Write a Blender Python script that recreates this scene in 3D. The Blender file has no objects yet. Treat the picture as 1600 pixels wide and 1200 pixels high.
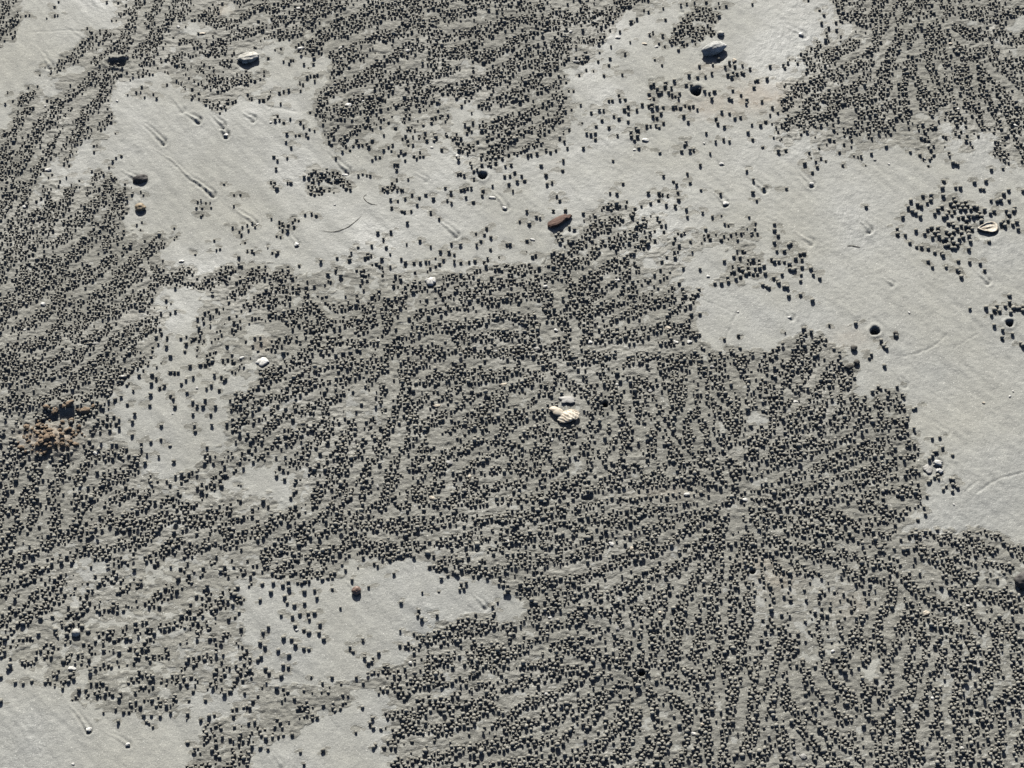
import bpy, bmesh, math, random
import numpy as np
from mathutils import Vector, Matrix, noise as mnoise

# ---------------------------------------------------------------- camera
scene = bpy.context.scene
COL = scene.collection
PITCH = math.radians(55.0)            # looking down at the beach from eye height
FPX = 3411.0                          # focal length in survey units (1600 wide)
UNIT = 0.87 / 1600.0                  # one survey unit at the middle of the picture, in metres
DIST = FPX * UNIT
CAM = Vector((0, -math.cos(PITCH) * DIST, math.sin(PITCH) * DIST))
cam_data = bpy.data.cameras.new('camera')
cam_data.sensor_width = 36.0
cam_data.lens = 36.0 * FPX / 1600.0
cam_data.clip_start = 0.02
cam_data.clip_end = 2000.0
cam = bpy.data.objects.new('camera', cam_data)
cam.location = CAM
cam.rotation_euler = (math.pi / 2 - PITCH, 0, 0)
COL.objects.link(cam)
scene.camera = cam

# ---------------------------------------------------------------- sky, sun, exposure
SUN_EL = math.radians(32.0)
SUN_AZ = math.radians(-5.0)           # from +Y towards +X; the sun stands ahead, a little to the left
world = bpy.data.worlds.new('World')
scene.world = world
world.use_nodes = True
wn = world.node_tree
sky = wn.nodes.new('ShaderNodeTexSky')
sky.sky_type = 'NISHITA'
sky.sun_disc = False
sky.sun_elevation = SUN_EL
sky.sun_rotation = SUN_AZ
sky.air_density = 0.5
sky.dust_density = 1.6
sky.ozone_density = 1.0
bg = wn.nodes['Background']
bg.inputs['Strength'].default_value = 0.05
wn.links.new(sky.outputs['Color'], bg.inputs['Color'])
sun_data = bpy.data.lights.new('sun', 'SUN')
sun_data.energy = 5.0
sun_data.angle = math.radians(0.5)
sun_data.color = (1.0, 0.968, 0.90)
sun = bpy.data.objects.new('sun', sun_data)
SDIR = Vector((math.sin(SUN_AZ) * math.cos(SUN_EL), math.cos(SUN_AZ) * math.cos(SUN_EL), math.sin(SUN_EL)))
sun.rotation_euler = (-SDIR).to_track_quat('-Z', 'Y').to_euler()
sun.location = SDIR * 5
COL.objects.link(sun)
scene.view_settings.view_transform = 'Standard'
scene.view_settings.look = 'None'
scene.view_settings.gamma = 1.0
scene.view_settings.use_curve_mapping = False
scene.view_settings.exposure = 0.42
scene.cycles.use_denoising = False
scene.cycles.max_bounces = 3
scene.cycles.diffuse_bounces = 0

# ---------------------------------------------------------------- survey grid <-> ground plane
SP, CP = math.sin(PITCH), math.cos(PITCH)
def to_ground(u, v):
    "point of the ground plane under survey coordinates (works on arrays)"
    a = (u - 800.0) / FPX; b = (v - 600.0) / FPX
    # ray = forward + a right - b up ; forward (0,CP,-SP), up (0,SP,CP)
    rz = -SP - b * CP; ry = CP - b * SP
    t = -CAM.z / rz
    return CAM.x + t * a, CAM.y + t * ry
def to_survey(x, y):
    dx = x - CAM.x; dy = y - CAM.y; dz = -CAM.z
    f = dy * CP - dz * SP; up = dy * SP + dz * CP
    return 800.0 + FPX * dx / f, 600.0 - FPX * up / f
def mpu(u, v):
    "metres per survey unit, across, at that place"
    x, y = to_ground(u, v)
    return ((y - CAM.y) * CP + CAM.z * SP) / FPX
# ---------------------------------------------------------------- layout of the pellet fields
# Hand-mapped plan of the beach.  Coordinates are a 1600 x 1200 survey grid that is laid on the ground plane
# (see to_ground); "T" takes a block of 400 units read at three times its size.
def T(cx, cy, s):
    v = [float(a) for a in s.replace(',', ' ').split()]
    return [(cx + v[i] / 3.0, cy + v[i + 1] / 3.0) for i in range(0, len(v), 2)]

# bare, unworked sand
CLEAR = [
 T(0,0,"90,-40 518,-40 535,70 600,105 510,135 430,175 350,205 308,262 260,290 200,300 205,350 330,335 335,375 262,440 150,425 60,450 75,520 50,590 -40,610 -40,195 85,190 90,90"),
 T(0,0,"285,325 400,300 505,312 400,352 335,378"),
 T(0,0,"545,400 690,365 750,330 800,410 860,440 930,455 985,520 1065,525 1080,480 1230,480 1230,1230 690,1230 700,1185 830,1135 875,1068 700,1095 600,1140 570,1130 590,1040 590,960 600,880 545,830 520,790 440,800 410,860 250,880 150,850 215,800 310,740 430,660 510,620 525,560 520,480"),
 T(0,0,"1030,10 1100,10 1090,75 1035,60"), T(0,0,"815,100 900,95 985,130 1000,170 900,190 820,150"),
 T(0,0,"840,260 1000,330 1000,350 900,320"), T(0,0,"1080,280 1230,270 1230,330 1100,330"),
 T(400,0,"60,190 150,195 155,265 300,270 330,240 350,300 350,345 330,390 300,400 300,440 270,460 270,500 230,520 100,500 90,440 150,420 90,380 60,330 110,300 60,260 0,260 0,210"),
 T(400,0,"-30,490 100,510 230,530 290,570 290,620 340,640 380,690 470,640 530,600 540,640 600,600 600,550 670,560 690,600 760,620 830,625 900,620 930,640 950,720 1000,740 1060,720 1000,650 905,560 910,500 960,470 1010,450 1050,470 1050,600 1065,720 1080,790 1150,790 1230,830 1230,1230 -30,1230"),
 T(800,0,"530,30 620,55 700,40 740,-40 1230,-40 1230,1040 1140,1050 1000,1060 860,1090 760,1090 690,1140 640,1100 650,1000 560,960 440,940 330,990 330,1060 180,1130 160,1230 -30,1230 -30,760 60,720 130,690 290,650 260,610 305,560 310,470 240,430 215,400 250,350 270,270 330,320 375,320 350,240 400,210 460,180 470,130 525,80"),
 T(1200,0,"-30,-40 320,-40 300,60 340,110 430,120 450,190 350,180 230,165 195,190 160,230 150,290 180,320 100,370 40,380 -30,380"),
 T(1200,0,"-30,420 70,420 60,560 -30,560"),
 T(1200,0,"-30,830 50,800 60,770 140,750 230,745 320,710 350,750 445,752 500,700 600,700 700,700 760,750 830,715 985,685 970,610 1060,590 1072,740 1110,785 1300,800 1300,1230 -30,1230"),
 T(1200,0,"70,760 180,650 300,590 320,610 200,700 90,790"),
 T(1200,0,"690,510 770,510 780,560 720,575 670,570"), T(1200,0,"780,590 870,570 880,610 800,620"),
 T(1200,0,"700,80 790,95 780,120 710,115"), T(1200,0,"1130,80 1250,70 1250,100 1150,140"),
 T(0,400,"860,-20 1150,-20 1040,60 960,90 940,60 880,20"),
 T(0,400,"720,180 880,150 960,180 970,240 930,330 900,390 800,370 740,300 720,240"),
 T(0,400,"720,390 930,370 935,460 990,540 1200,560 1200,600 1180,640 1060,660 1090,800 1080,860 960,900 960,980 880,1000 740,1040 640,990 680,870 550,890 430,880 560,800 480,700 600,580 720,490"),
 T(0,400,"1040,1030 1215,980 1215,1080 1060,1080"),
 T(400,400,"110,-20 300,-20 290,40 250,80 170,60 130,40"),
 T(400,400,"300,-20 680,-20 660,50 580,40 480,30 400,20 330,30"),
 T(400,400,"680,-20 1230,-20 1230,20 1050,50 900,60 830,90 760,20"),
 T(400,400,"-10,330 120,300 140,330 60,380 60,420 20,460 -10,460"),
 T(400,400,"880,820 940,790 940,830 890,845"),
 T(400,400,"-15,980 60,1000 120,1080 200,1170 100,1170 -15,1130"),
 T(800,400,"590,10 690,-20 690,40 620,65"),
 T(800,400,"790,110 820,40 900,-40 1040,-40 1010,90 940,120 960,150 1100,120 1170,110 1230,170 1230,430 1100,430 1010,440 950,450 900,380 850,340 850,250 880,190 880,150 850,150"),
 T(800,400,"1090,770 1140,740 1210,740 1210,800 1110,800"), T(800,400,"460,270 540,250 520,265 460,300 430,300"),
 T(1200,400,"-30,-30 1300,-30 1300,1230 740,1230 720,1110 690,1050 720,1040 720,930 690,850 640,820 660,760 640,640 540,615 470,660 440,700 400,560 350,430 300,400 250,355 180,360 70,400 -30,440"),
 T(0,800,"-40,660 60,680 100,760 220,810 290,860 350,900 470,950 590,960 680,975 770,970 880,955 900,870 1030,860 1080,880 1070,960 1000,980 950,1000 960,1100 880,1110 870,1160 900,1300 -40,1300"),
 T(0,800,"360,260 440,220 520,220 500,270 450,330 380,320"), T(0,800,"500,690 560,680 560,780 600,850 560,870 520,800"),
 T(0,800,"720,260 830,250 840,300 840,340 760,300"), T(0,800,"1110,320 1215,310 1215,480 1170,560 1215,640 1110,600 1130,470"),
 T(0,800,"830,620 880,640 860,700 810,680"),
 T(400,800,"380,240 460,210 580,260 640,240 740,210 810,200 830,260 870,320 940,310 1000,310 1080,330 1190,350 1225,360 1225,470 1040,500 870,510 740,560 740,640 680,680 520,760 400,790 250,800 170,760 170,640 90,460 240,440 300,350 400,300"),
 T(400,800,"-10,310 300,330 240,440 330,600 180,700 160,800 -10,770"),
 T(400,800,"290,930 450,890 560,830 640,850 660,870 610,900 620,1000 600,1080 640,1160 640,1300 -20,1300 -20,1100 100,1060 280,1010"),
 T(800,800,"-20,360 50,390 80,440 30,460 -20,480"),
 T(1200,800,"620,50 740,-30 1300,-30 1300,170 1160,150 1130,130 1060,90 1000,50 950,90 870,100 800,110 720,80 650,110 640,160 560,200 540,180 600,110"),
 T(1200,800,"400,730 450,710 580,780 550,830 470,790"), T(1200,800,"150,690 180,570 220,600 240,690 200,710"),
 T(1200,800,"580,230 640,240 640,290 590,280"), T(1200,800,"930,250 1020,270 1150,340 1120,355 1000,300"),
 T(1200,800,"1060,760 1120,750 1120,800 1060,790"), T(1200,800,"90,1140 190,1120 210,1180 130,1190"),
]
# pellet clusters standing on the bare sand: (density, outline)
CLUSTER = [
 (.9, T(400,0,"210,825 280,800 380,800 470,870 460,900 350,910 250,905 240,860")), (.8, T(400,0,"60,850 180,830 180,860 90,900 50,890")),
 (.9, T(400,0,"555,880 640,855 670,890 620,910 560,910")), (.8, T(400,0,"55,1020 190,1010 220,1060 140,1100 60,1070")),
 (.9, T(800,0,"870,30 990,30 990,130 940,200 880,210 800,220 740,200 760,130 830,60")),
 (.5, T(400,800,"-10,775 120,780 240,800 400,770 460,780 560,760 540,810 450,880 330,910 230,900 200,950 280,960 280,1010 100,1050 40,1090 -10,1090")),
 (.8, T(0,800,"1070,960 1215,960 1215,1040 1130,1080 1080,1170 900,1160 880,1130 960,1100 1000,1060 950,1040 1010,1000")),
 (.45, T(800,0,"1160,600 1215,560 1215,760 1170,740")),
]
# thinner fields: (factor, outline)
THIN = [
 (.86, T(800,0,"160,1230 180,1130 330,1060 330,990 440,940 560,960 650,1000 640,1100 690,1230")), (.66, T(800,0,"640,1100 690,1140 760,1090 1230,1040 1230,1230 640,1230")),
 (.8, T(800,400,"540,-10 1230,-10 1200,110 960,150 880,190 760,200 700,200 540,130")),
 (.84, T(0,800,"300,200 1215,200 1215,1000 300,960 -10,700 -10,560 300,480")), (.84, T(0,400,"640,1000 960,880 1215,860 1215,1215 640,1100")),
 (.78, T(0,400,"930,180 1215,230 1215,560 1000,540 930,440")), (.78, T(400,400,"-10,980 250,980 250,1215 -10,1215")),
 (.8, T(400,400,"400,660 480,600 580,620 600,760 500,770 380,760")), (.74, T(800,800,"1100,250 1215,280 1215,700 1130,640")),
 (.74, T(1200,800,"-10,270 560,320 480,440 300,560 -10,560")), (.86, T(1200,800,"560,200 1215,170 1215,1215 820,1215 820,700 600,500")),
 (.9, T(1200,0,"300,20 520,0 640,60 1215,0 1215,330 900,260 700,120 480,160 330,110")), (.74, T(1200,0,"-10,580 300,600 520,620 980,560 980,690 -10,830")),
 (.92, T(0,0,"780,60 1215,0 1215,330 1000,340 840,260")), (.78, T(400,0,"-10,200 160,190 300,400 240,530 -10,500")),
 (.78, T(400,0,"520,560 900,480 940,640 690,700")), (.75, T(400,400,"120,10 850,20 850,120 480,220 250,220")),
]
# bare feeding paths through the dense fields: (width, points)
PATHS = [
 (7, T(800,400,"680,250 690,430")), (11, T(800,400,"850,520 830,700 780,760 785,830")), (9, T(800,400,"700,780 735,900 690,1000")),
 (8, T(800,400,"640,930 660,1080")), (10, T(800,400,"215,860 200,960 150,1000")), (8, T(800,400,"480,560 490,470")),
 (12, T(1200,400,"300,430 240,520 180,640 160,690")), (9, T(1200,400,"200,690 300,800")), (8, T(1200,400,"470,900 300,930 90,1000 -100,1040")),
 (7, T(1200,400,"680,830 480,880 300,950 0,1040")), (9, T(1200,400,"-140,1180 0,1110 200,1040 420,1000")),
 (11, T(400,800,"540,115 700,120 860,105 1000,60")), (8, T(400,800,"450,190 640,180 860,150")),
 (8, T(800,400,"-60,1090 320,1100 560,1075 820,1070 1010,1040")), (9, T(800,400,"0,1130 300,1150 600,1130")),
 (10, [(1147,780),(1152,800),(1158,825),(1150,850),(1140,880)]), (9, [(1060,850),(1010,880),(960,905),(890,950)]),
 (8, [(1075,815),(1040,835),(990,870),(940,880)]), (9, [(1200,795),(1240,830),(1260,870)]), (8, [(1030,790),(960,800),(900,830)]),
 (10, [(900,920),(980,890),(1060,870)]), (8, [(840,1000),(920,960),(990,930)]), (9, [(850,1110),(920,1080),(985,1068)]),
 (8, [(870,1170),(930,1120),(990,1080)]), (8, [(994,1085),(988,1130),(985,1190)]), (9, [(1020,1080),(1060,1115),(1090,1150)]),
 (8, [(1025,1055),(1060,1020),(1075,970)]), (8, [(1000,1045),(990,1000),(975,960)]), (10, [(985,1060),(940,1040),(880,1030)]),
 (12, [(1480,1050),(1478,1110),(1487,1160),(1483,1210)]), (10, [(1402,1110),(1400,1170)]), (9, [(1270,1090),(1310,1112),(1350,1105)]),
 (9, [(1140,900),(1135,980),(1120,1050)]), (9, [(1150,1000),(1160,1080),(1140,1170)]), (9, [(1180,1020),(1190,1100)]),
 (9, [(1360,880),(1390,960),(1380,1020)]), (9, [(1300,1060),(1260,1010),(1240,980)]), (9, [(1450,900),(1430,990),(1460,1040)]),
 (8, [(590,535),(540,575),(480,600),(430,640)]), (9, [(580,520),(520,535),(440,565)]), (9, [(585,510),(530,500),(480,470),(470,440)]),
 (10, [(560,490),(520,495),(490,460)]), (9, [(600,545),(598,600),(590,640)]), (8, [(620,545),(650,580),(690,600)]),
 (8, [(630,525),(690,540),(760,565)]), (8, [(620,510),(680,495),(760,480),(830,470)]), (8, [(610,500),(650,470),(720,455)]),
 (10, [(405,705),(440,665),(500,650)]), (9, [(690,650),(740,620),(800,600)]), (9, [(700,700),(660,720),(600,760)]),
 (9, [(540,700),(545,750),(540,800)]), (8, [(610,680),(600,730),(590,790)]), (9, [(660,660),(700,690),(690,760)]),
 (9, [(95,735),(102,770),(98,815)]), (7, [(60,700),(20,720),(-10,760)]), (8, [(130,720),(170,760),(190,800)]),
 (8, [(195,235),(165,260),(140,240)]), (8, [(160,205),(120,260),(95,290)]), (7, [(120,215),(85,260)]), (8, [(165,320),(120,345),(80,385)]),
 (6, [(190,305),(150,340),(100,365),(60,400)]), (7, [(110,330),(60,380),(20,410)]), (8, [(85,290),(60,340),(40,390)]),
 (8, [(800,155),(850,165),(890,158)]), (6, [(800,195),(850,180),(890,170)]), (7, [(540,95),(600,125),(690,130)]), (8, [(640,150),(700,145),(740,130)]),
 (9, [(1500,120),(1490,160),(1560,170)]), (12, [(1540,95),(1575,130),(1600,160)]), (10, [(1518,100),(1525,135)]),
 (8, [(1180,470),(1200,540),(1190,600)]), (9, [(1100,560),(1110,600),(1150,650)]), (9, [(900,560),(960,560),(970,520)]), (8, [(820,545),(870,570),(900,640)]),
 (8, [(840,700),(830,760)]), (8, [(730,760),(800,720),(850,690)]), (9, [(760,620),(800,640),(850,650)]),
 (7, [(260,430),(200,450),(120,480)]), (7, [(200,510),(150,560),(90,590)]), (7, [(90,420),(60,470),(10,500)]), (7, [(140,500),(120,540),(60,570)]),
]
# (see also SPOKES)
# single pellets that can be made out one by one, by field
SPOKES = [
 (9, [(1160,760),(1230,735),(1310,700),(1395,668)]), (7, [(1165,765),(1260,750),(1350,725),(1425,700)]), (8, [(1170,775),(1270,775),(1370,760),(1430,745)]), (7, [(1165,785),(1250,805),(1330,830),(1390,850)]),
 (8, [(1155,755),(1190,710),(1230,650),(1270,600),(1285,560)]), (8, [(1140,755),(1120,700),(1100,640),(1095,590)]), (7, [(1130,760),(1080,720),(1040,670),(1010,620)]),
 (11, [(1135,766),(1050,765),(980,771),(905,780),(780,797),(650,799),(570,808)]), (7, [(1130,776),(1040,784),(950,792),(860,815),(790,835)]), (7, [(1130,780),(1040,805),(960,835),(880,862),(800,856)]), (10, [(1140,790),(1080,840),(1000,890),(920,930),(850,970)]),
 (10, [(1150,790),(1140,850),(1130,930),(1135,1000)]), (7, [(1160,790),(1190,850),(1240,890)]), (7, [(1250,690),(1300,640),(1310,590)]), (7, [(1280,720),(1340,680),(1370,640)]), (7, [(1200,830),(1280,850),(1340,890)]),
]
SINGLE = {}
SINGLE['upper_left'] = (.80, T(0,0,"10,20 30,15 45,30 20,60 40,60 95,75 120,72 138,70 15,100 30,100 65,95 80,100 10,130 10,155 35,158 50,155 70,150 20,190 60,175 255,30 275,5 258,70 220,82 270,70 175,400 155,430 35,425 25,482 100,480 60,465 600,445 640,435 660,435 720,445 735,465 680,460 665,410 610,375 620,900 660,895 670,910 570,730 545,740 530,755 925,940 940,935 965,945 985,945 990,970 945,970 920,970 950,1000 940,1010 1050,858 1095,910 1125,905 1095,960 1090,1060 1120,1080 1130,1095 1165,1075 1160,1050 1180,1040 1195,1060 1135,1060 1005,1120 1015,1165 1030,1160 1150,1130 1160,1170 1180,1170 1190,1180 440,680 440,710 430,800 280,845 310,830 275,870 525,100 410,130 430,155 420,150 330,400 900,470 935,465 985,480 1000,490 1020,490 1060,515 985,500 1030,480"))
SINGLE['upper_middle'] = (.95, T(400,0,"230,1005 260,1000 280,1010 90,570 110,565 130,575 160,560 210,575 145,630 140,665 165,690 185,635 205,635 235,630 250,610 245,645 85,735 100,750 145,740 95,790 280,800 405,710 375,740 455,685 480,680 500,680 520,675 528,690 545,660 600,705 620,690 635,710 640,680 680,710 690,725 670,730 700,720 740,735 755,745 770,735 785,735 770,715 545,750 560,735 580,735 600,635 650,770 665,775 660,800 480,820 500,815 520,820 535,825 660,840 700,755 715,840 680,890 690,890 660,890 75,1180 95,1190 130,290 155,300 175,285 210,430 165,285 225,305 345,265 100,545 205,390 220,400 240,365 255,360 275,360 290,355 275,385 110,440 130,430 115,490"))
SINGLE['middle'] = (1.12, T(400,0,"630,935 665,940 700,930 732,912 765,925 795,912 830,930 755,957 635,975 685,990 697,992 728,988 820,992 710,1045 860,1025 888,880 912,900 895,935 915,950 960,890 975,885 990,880 1010,880 985,925 1020,945 1060,915 1065,890 945,815 960,815 975,820 1005,760 1010,775 950,750 1020,800 1110,870 1100,775 1060,770 1185,860 1165,825 1190,820 1170,775 1195,770 572,1090 632,1085 597,1120 768,1128 705,1145 610,1160 543,1152 820,1152 447,1185 525,1195 1030,1090 1070,1095 1080,1065 1100,1110 1055,1125 1035,1145 1100,1165 960,1145 915,1140 865,1175 905,1180 1175,1140 1190,1140 930,1190 630,1190")
   + T(400,400,"305,25 380,10 440,5 510,10 525,5 590,15 680,15 700,30 740,30 770,30 795,25 880,15 930,25 960,30 1080,45 1085,5 1120,45 1130,45 1155,65 1070,25 1000,25"))
SINGLE['middle_top'] = (1.0, T(400,0,"700,640 710,660 735,640 765,635 765,650 800,660 835,660 838,628 890,625 735,680 715,680 685,650 920,650 940,665 945,640 960,690 970,705 990,715 1040,660 1010,615 980,580 990,620 1010,450 980,470 963,495 1045,490 1058,720"))
SINGLE['stone_field'] = (1.0, T(800,0,"660,150 645,160 705,165 740,190 755,185 820,205 805,210 780,232 715,215 690,200 720,90 585,88 710,35 620,40 640,50 790,20 820,15 855,5 910,5 970,10 1005,25 505,145 555,195 530,250 465,215 460,270 455,300 405,285 410,240 430,352 518,345 668,278 703,305 1125,15"))
SINGLE['top_burrow'] = (1.2, T(800,0,"970,275 940,305 877,312 938,345 905,357 870,362 830,355 1020,295 1000,315 1045,310 1080,305 1117,320 1035,340 1055,345 1085,345 1010,350 1030,360 1075,340 1150,375 1140,380 1195,370 1135,412 1075,445 1035,425 1100,470 1098,488 1170,475 1015,465 1030,468 935,465 950,430 905,430 925,440 815,400 840,405 880,410 650,400 665,395 718,390 718,405 745,410 760,380 735,435 700,430 680,420 640,440 665,460 690,440 765,450 780,460 750,445 785,440 455,470 470,470 500,445 505,468 530,465 545,500 525,515 545,530 585,515 610,490 640,495 655,490 655,510 680,500 710,500 660,545 680,550 700,530 755,500 770,500 790,505 810,495 830,500 850,500 870,515 805,545 827,570 545,570 500,555 478,545 420,565 370,525 410,515 430,515 395,590 455,598 630,590 650,590 675,585 690,595 712,575 560,620 580,600 590,610 560,640 575,660 590,640 595,695 955,555 965,580 995,595 985,525 1020,530 1045,555 1070,550 1105,620 1125,585 1127,655 1165,590 1190,570"))
SINGLE['between'] = (1.15, T(800,0,"350,625 370,628 390,652 390,625 495,632 335,690 475,752 695,718 815,665 810,680 835,705 850,700 795,710 910,627 955,665 993,655 1020,663 930,720 883,775 822,815 835,860 885,893 710,828 757,855 770,870 1100,805 1130,845 1180,885 1128,905 1147,943 975,915 640,908 650,955 690,910 705,915 730,918 688,940 722,965 763,972 777,905 780,940 815,985 822,1020 893,1000 940,1020 997,1052 460,905 520,862 680,1025 690,1040 700,1060 720,1060 625,1055 245,660 240,750 237,795 137,773 160,818 187,850 165,860 12,805 23,850 60,845 45,820 5,895 180,710 205,700 260,690 115,715 90,720 70,695 75,725 210,915 225,935 70,988 115,1015 130,1020 37,1033 82,1045 70,1122 195,985 250,985 110,1190"))
SINGLE['right_top'] = (1.1, T(1200,0,"70,305 95,295 80,320 10,310 155,250 165,270 250,110 317,105 322,140 275,170 75,465 20,505 45,530 10,540 173,768 247,742 170,768 765,740 712,728 485,722"))
SINGLE['right_cluster'] = (1.28, T(1200,0,"822,852 817,882 877,883 902,883 968,857 1020,850 995,885 1010,888 726,920 762,918 762,942 668,945 820,920 870,930 880,945 655,975 718,970 675,995 690,1003 714,1018 632,1018 780,1005 815,970 845,990 905,955 925,950 890,965 910,970 935,965 965,970 980,975 875,990 822,1022 893,1020 912,1020 940,1015 960,1018 980,1015 1015,985 1042,1003 1046,940 1075,945 1090,940 1128,940 1105,910 1128,893 1115,990 1155,975 1150,990 845,1047 862,1047 1090,1050 1100,1040 1125,1035 1145,1055 1165,1045 1173,1075 748,1080 765,1070 797,1070 780,1095 795,1095 835,1090 850,1100 870,1090 925,1062 945,1065 955,1075 605,1075 607,1098 643,1103 692,1085 820,1125 835,1120 895,1125 915,1115 940,1110 948,1135 1035,1135 665,1140 697,1158 718,1160 752,1168 830,1155 845,1150 860,1165 875,1165 940,1172 780,1185 815,1190 880,770 865,765 890,775 1048,793 1195,895 855,955 870,970 900,985 925,985 950,985 860,1010 930,1035 870,1060 905,1060 885,1075 860,1120 905,1095 870,1140 800,1110 770,1115 735,1100 990,1000 1000,1020 940,1090 835,1010 795,985 745,955 700,960 1060,990 1130,1010 1110,1060 885,1150 1000,1040")
   + T(1200,400,"750,28 770,55 835,55 885,70 895,75 890,28 945,30 993,37 1015,68 903,103 820,0"))
SINGLE['right_smooth'] = (1.2, T(1200,0,"85,888 460,972 208,808"))
SINGLE['right_middle'] = (1.18, T(1200,0,"30,1055 30,1085 45,1108 30,1140 75,1180 40,1180 105,1145 95,1150 150,1195 170,1190")
   + T(1200,400,"30,30 50,30 75,30 130,15 160,20 160,55 100,65 125,65 115,70 200,63 155,92 212,92 242,110 65,90 25,105 45,120 50,130 75,150 90,150 152,122 95,192 152,187 208,213 5,150 15,20 100,40")
   + T(800,400,"880,68 950,130 980,130 1015,125 1010,105 1050,110 1070,100 1040,75 1065,60 1060,45 1080,70 1095,90 1110,80 1130,85 1150,85 1140,60 1130,20 1160,60 1180,50 1160,40 1185,85 1175,140 1195,145 995,30 1040,5 1070,10 875,160 880,275 840,275 800,155 870,180 835,235"))
SINGLE['right_edge'] = (1.28, T(1200,400,"1132,188 1130,218 1110,237 1072,237 1060,255 1085,260 1020,245 945,252 1045,282 1058,327 1150,245 1165,245 1180,245 1195,240 1195,260 1135,270 1145,370 1098,385 1185,410 1195,420 1100,350"))
SINGLE['right_burrow'] = (1.15, T(1200,400,"545,415 530,400 555,435 543,425 410,322 595,370 545,520 475,480 485,465 600,378"))
SINGLE['right_lower'] = (1.05, T(1200,400,"770,858 805,852 818,900 865,937 790,920 770,940 780,920 755,955 690,715 680,720 630,650 605,615 855,1048 868,1052 835,1080 865,1075 880,1080 887,1088 865,1105 820,1095 743,1127 760,1050 780,1040 795,1030 800,1045 750,1060") + T(1200,800,"735,12 700,40"))
SINGLE['left_middle'] = (1.12, T(0,400,"785,385 783,430 742,415 733,382 848,392 873,418 868,450 800,475 895,520 940,515 963,515 1000,485 1047,490 1090,495 800,548 820,548 835,550 710,605 750,620 772,612 733,578 715,560 575,595 597,610 628,637 652,565 878,645 850,605 873,585 907,572 708,655 800,660 815,675 822,710 705,705 597,700 512,683 632,748 622,843 758,800 755,862 708,873 797,893 663,885 690,930 743,938 815,965 682,970 662,905 527,885 545,885 475,880 540,925 570,940 605,935 905,685 962,680 952,710 1010,710 925,705 905,745 990,745 1080,680 1085,725 1090,770 1065,790 993,795 912,797 915,825 460,770 485,775 455,785 535,755 560,770 545,790 560,810 515,820 500,790 470,830 440,800 425,820 735,290 730,300 750,345 800,270 822,260 710,350 960,265 985,280 955,315 940,375 905,390 935,340 1040,570 1060,585 990,610 970,625 1050,590 1135,775 430,660 510,640 525,640 455,690 435,690 520,650 970,895 985,940 960,970"))
SINGLE['lower_left'] = (1.12, T(0,800,"75,805 112,808 153,798 215,805 5,893 560,878 880,1082 880,950 980,960 753,962 675,958 963,883"))
SINGLE['lower_middle'] = (1.15, T(400,800,"30,340 82,335 125,345 73,380 155,360 152,330 137,400 148,430 182,440 228,375 228,432 285,405 275,370 20,415 120,487 172,492 205,482 245,480 275,475 252,505 60,545 33,565 185,535 225,555 250,568 300,530 297,570 318,600 130,595 168,600 185,625 20,615 42,635 225,643 250,645 105,652 155,675 25,680 10,695 130,720 153,728 45,735 60,755 120,770"))
SINGLE['lower_smooth'] = (1.02, T(400,800,"398,452 530,355 450,320 360,365 405,250 420,275 420,205 437,205 505,215 555,245 570,255 590,215 640,215 740,215 648,293 680,425 780,378 502,597 440,637 455,655 675,555 575,660 510,670 547,685 528,710 510,685 700,628 740,660 675,625 715,612 808,650 545,968 535,990 548,1010 585,1015 468,1032 288,962 315,1120 210,1128 225,1185 360,900 610,940 560,1090 620,1075 870,315 885,265 895,265 935,290 925,280 945,295 960,340 985,335 955,365 975,360 1020,300 1040,300 845,270 815,258 1180,348 1165,390 1117,470 1085,500 1025,505 740,565 850,485"))
# the way the pellet rows run: x, y, angle (0 level, 90 upright, positive rising to the right)
ROWS = [(450,620,38),(500,560,25),(450,500,20),(560,450,70),(700,480,12),(800,460,10),(700,550,-20),(620,620,65),(690,635,35),(740,700,38),(640,720,52),(550,740,68),(800,680,32),(600,830,5),(750,830,12),(850,780,8),(1000,780,6),
 (900,850,10),(900,920,28),(1000,900,25),(850,960,28),(1050,850,35),(950,500,38),(1020,480,25),(880,500,-70),(1000,560,0),(930,600,-40),(1010,650,-75),(950,700,70),(1050,700,80),(1110,620,-50),(1180,640,70),(1250,620,60),
 (1300,700,25),(1250,740,22),(1380,680,20),(1250,800,3),(1300,830,-20),(1200,850,-50),(1150,850,80),(1060,950,60),(1100,1000,80),(850,1100,15),(900,1150,35),(950,1120,60),(1100,1130,80),(1060,1080,-35),(900,1020,5),(950,1000,-60),
 (1250,1000,80),(1300,1100,-30),(1400,1000,70),(1400,1100,75),(1500,1100,80),(1480,950,-30),(1550,1050,80),(1560,900,-20),(700,1080,20),(700,1150,5),(300,830,10),(150,840,20),(100,780,80),(200,780,15),(60,560,30),(120,480,35),
 (100,400,42),(150,330,40),(50,300,60),(100,220,58),(150,150,40),(300,100,-35),(350,50,20),(260,20,70),(450,30,20),(550,80,10),(650,120,15),(700,60,10),(800,50,20),(830,170,35),(600,150,30),(1400,80,70),(1300,130,25),(1450,150,-70),
 (1500,100,-50),(1550,50,10),(1580,150,-60),(1350,200,10),(350,520,45),(380,450,30),(300,920,30),(100,920,30),(250,1000,20),(350,700,30),(1005,1100,90),(1005,1020,90),(960,1065,0),(1050,1062,0),(600,560,85),(570,530,15),(640,530,-8),(600,490,80)]
# burrows that the feeding paths radiate from: x, y, reach
HUBS = [(600,522,270),(1150,772,300),(1005,1062,240),(75,690,190),(245,45,230),(200,280,330),(1430,75,260),(830,172,90),
        (1010,600,150),(1185,885,110),(1410,980,220),(20,940,170),(560,60,170),(870,40,170),(1330,640,130),(300,880,200),(700,1080,170)]
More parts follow.
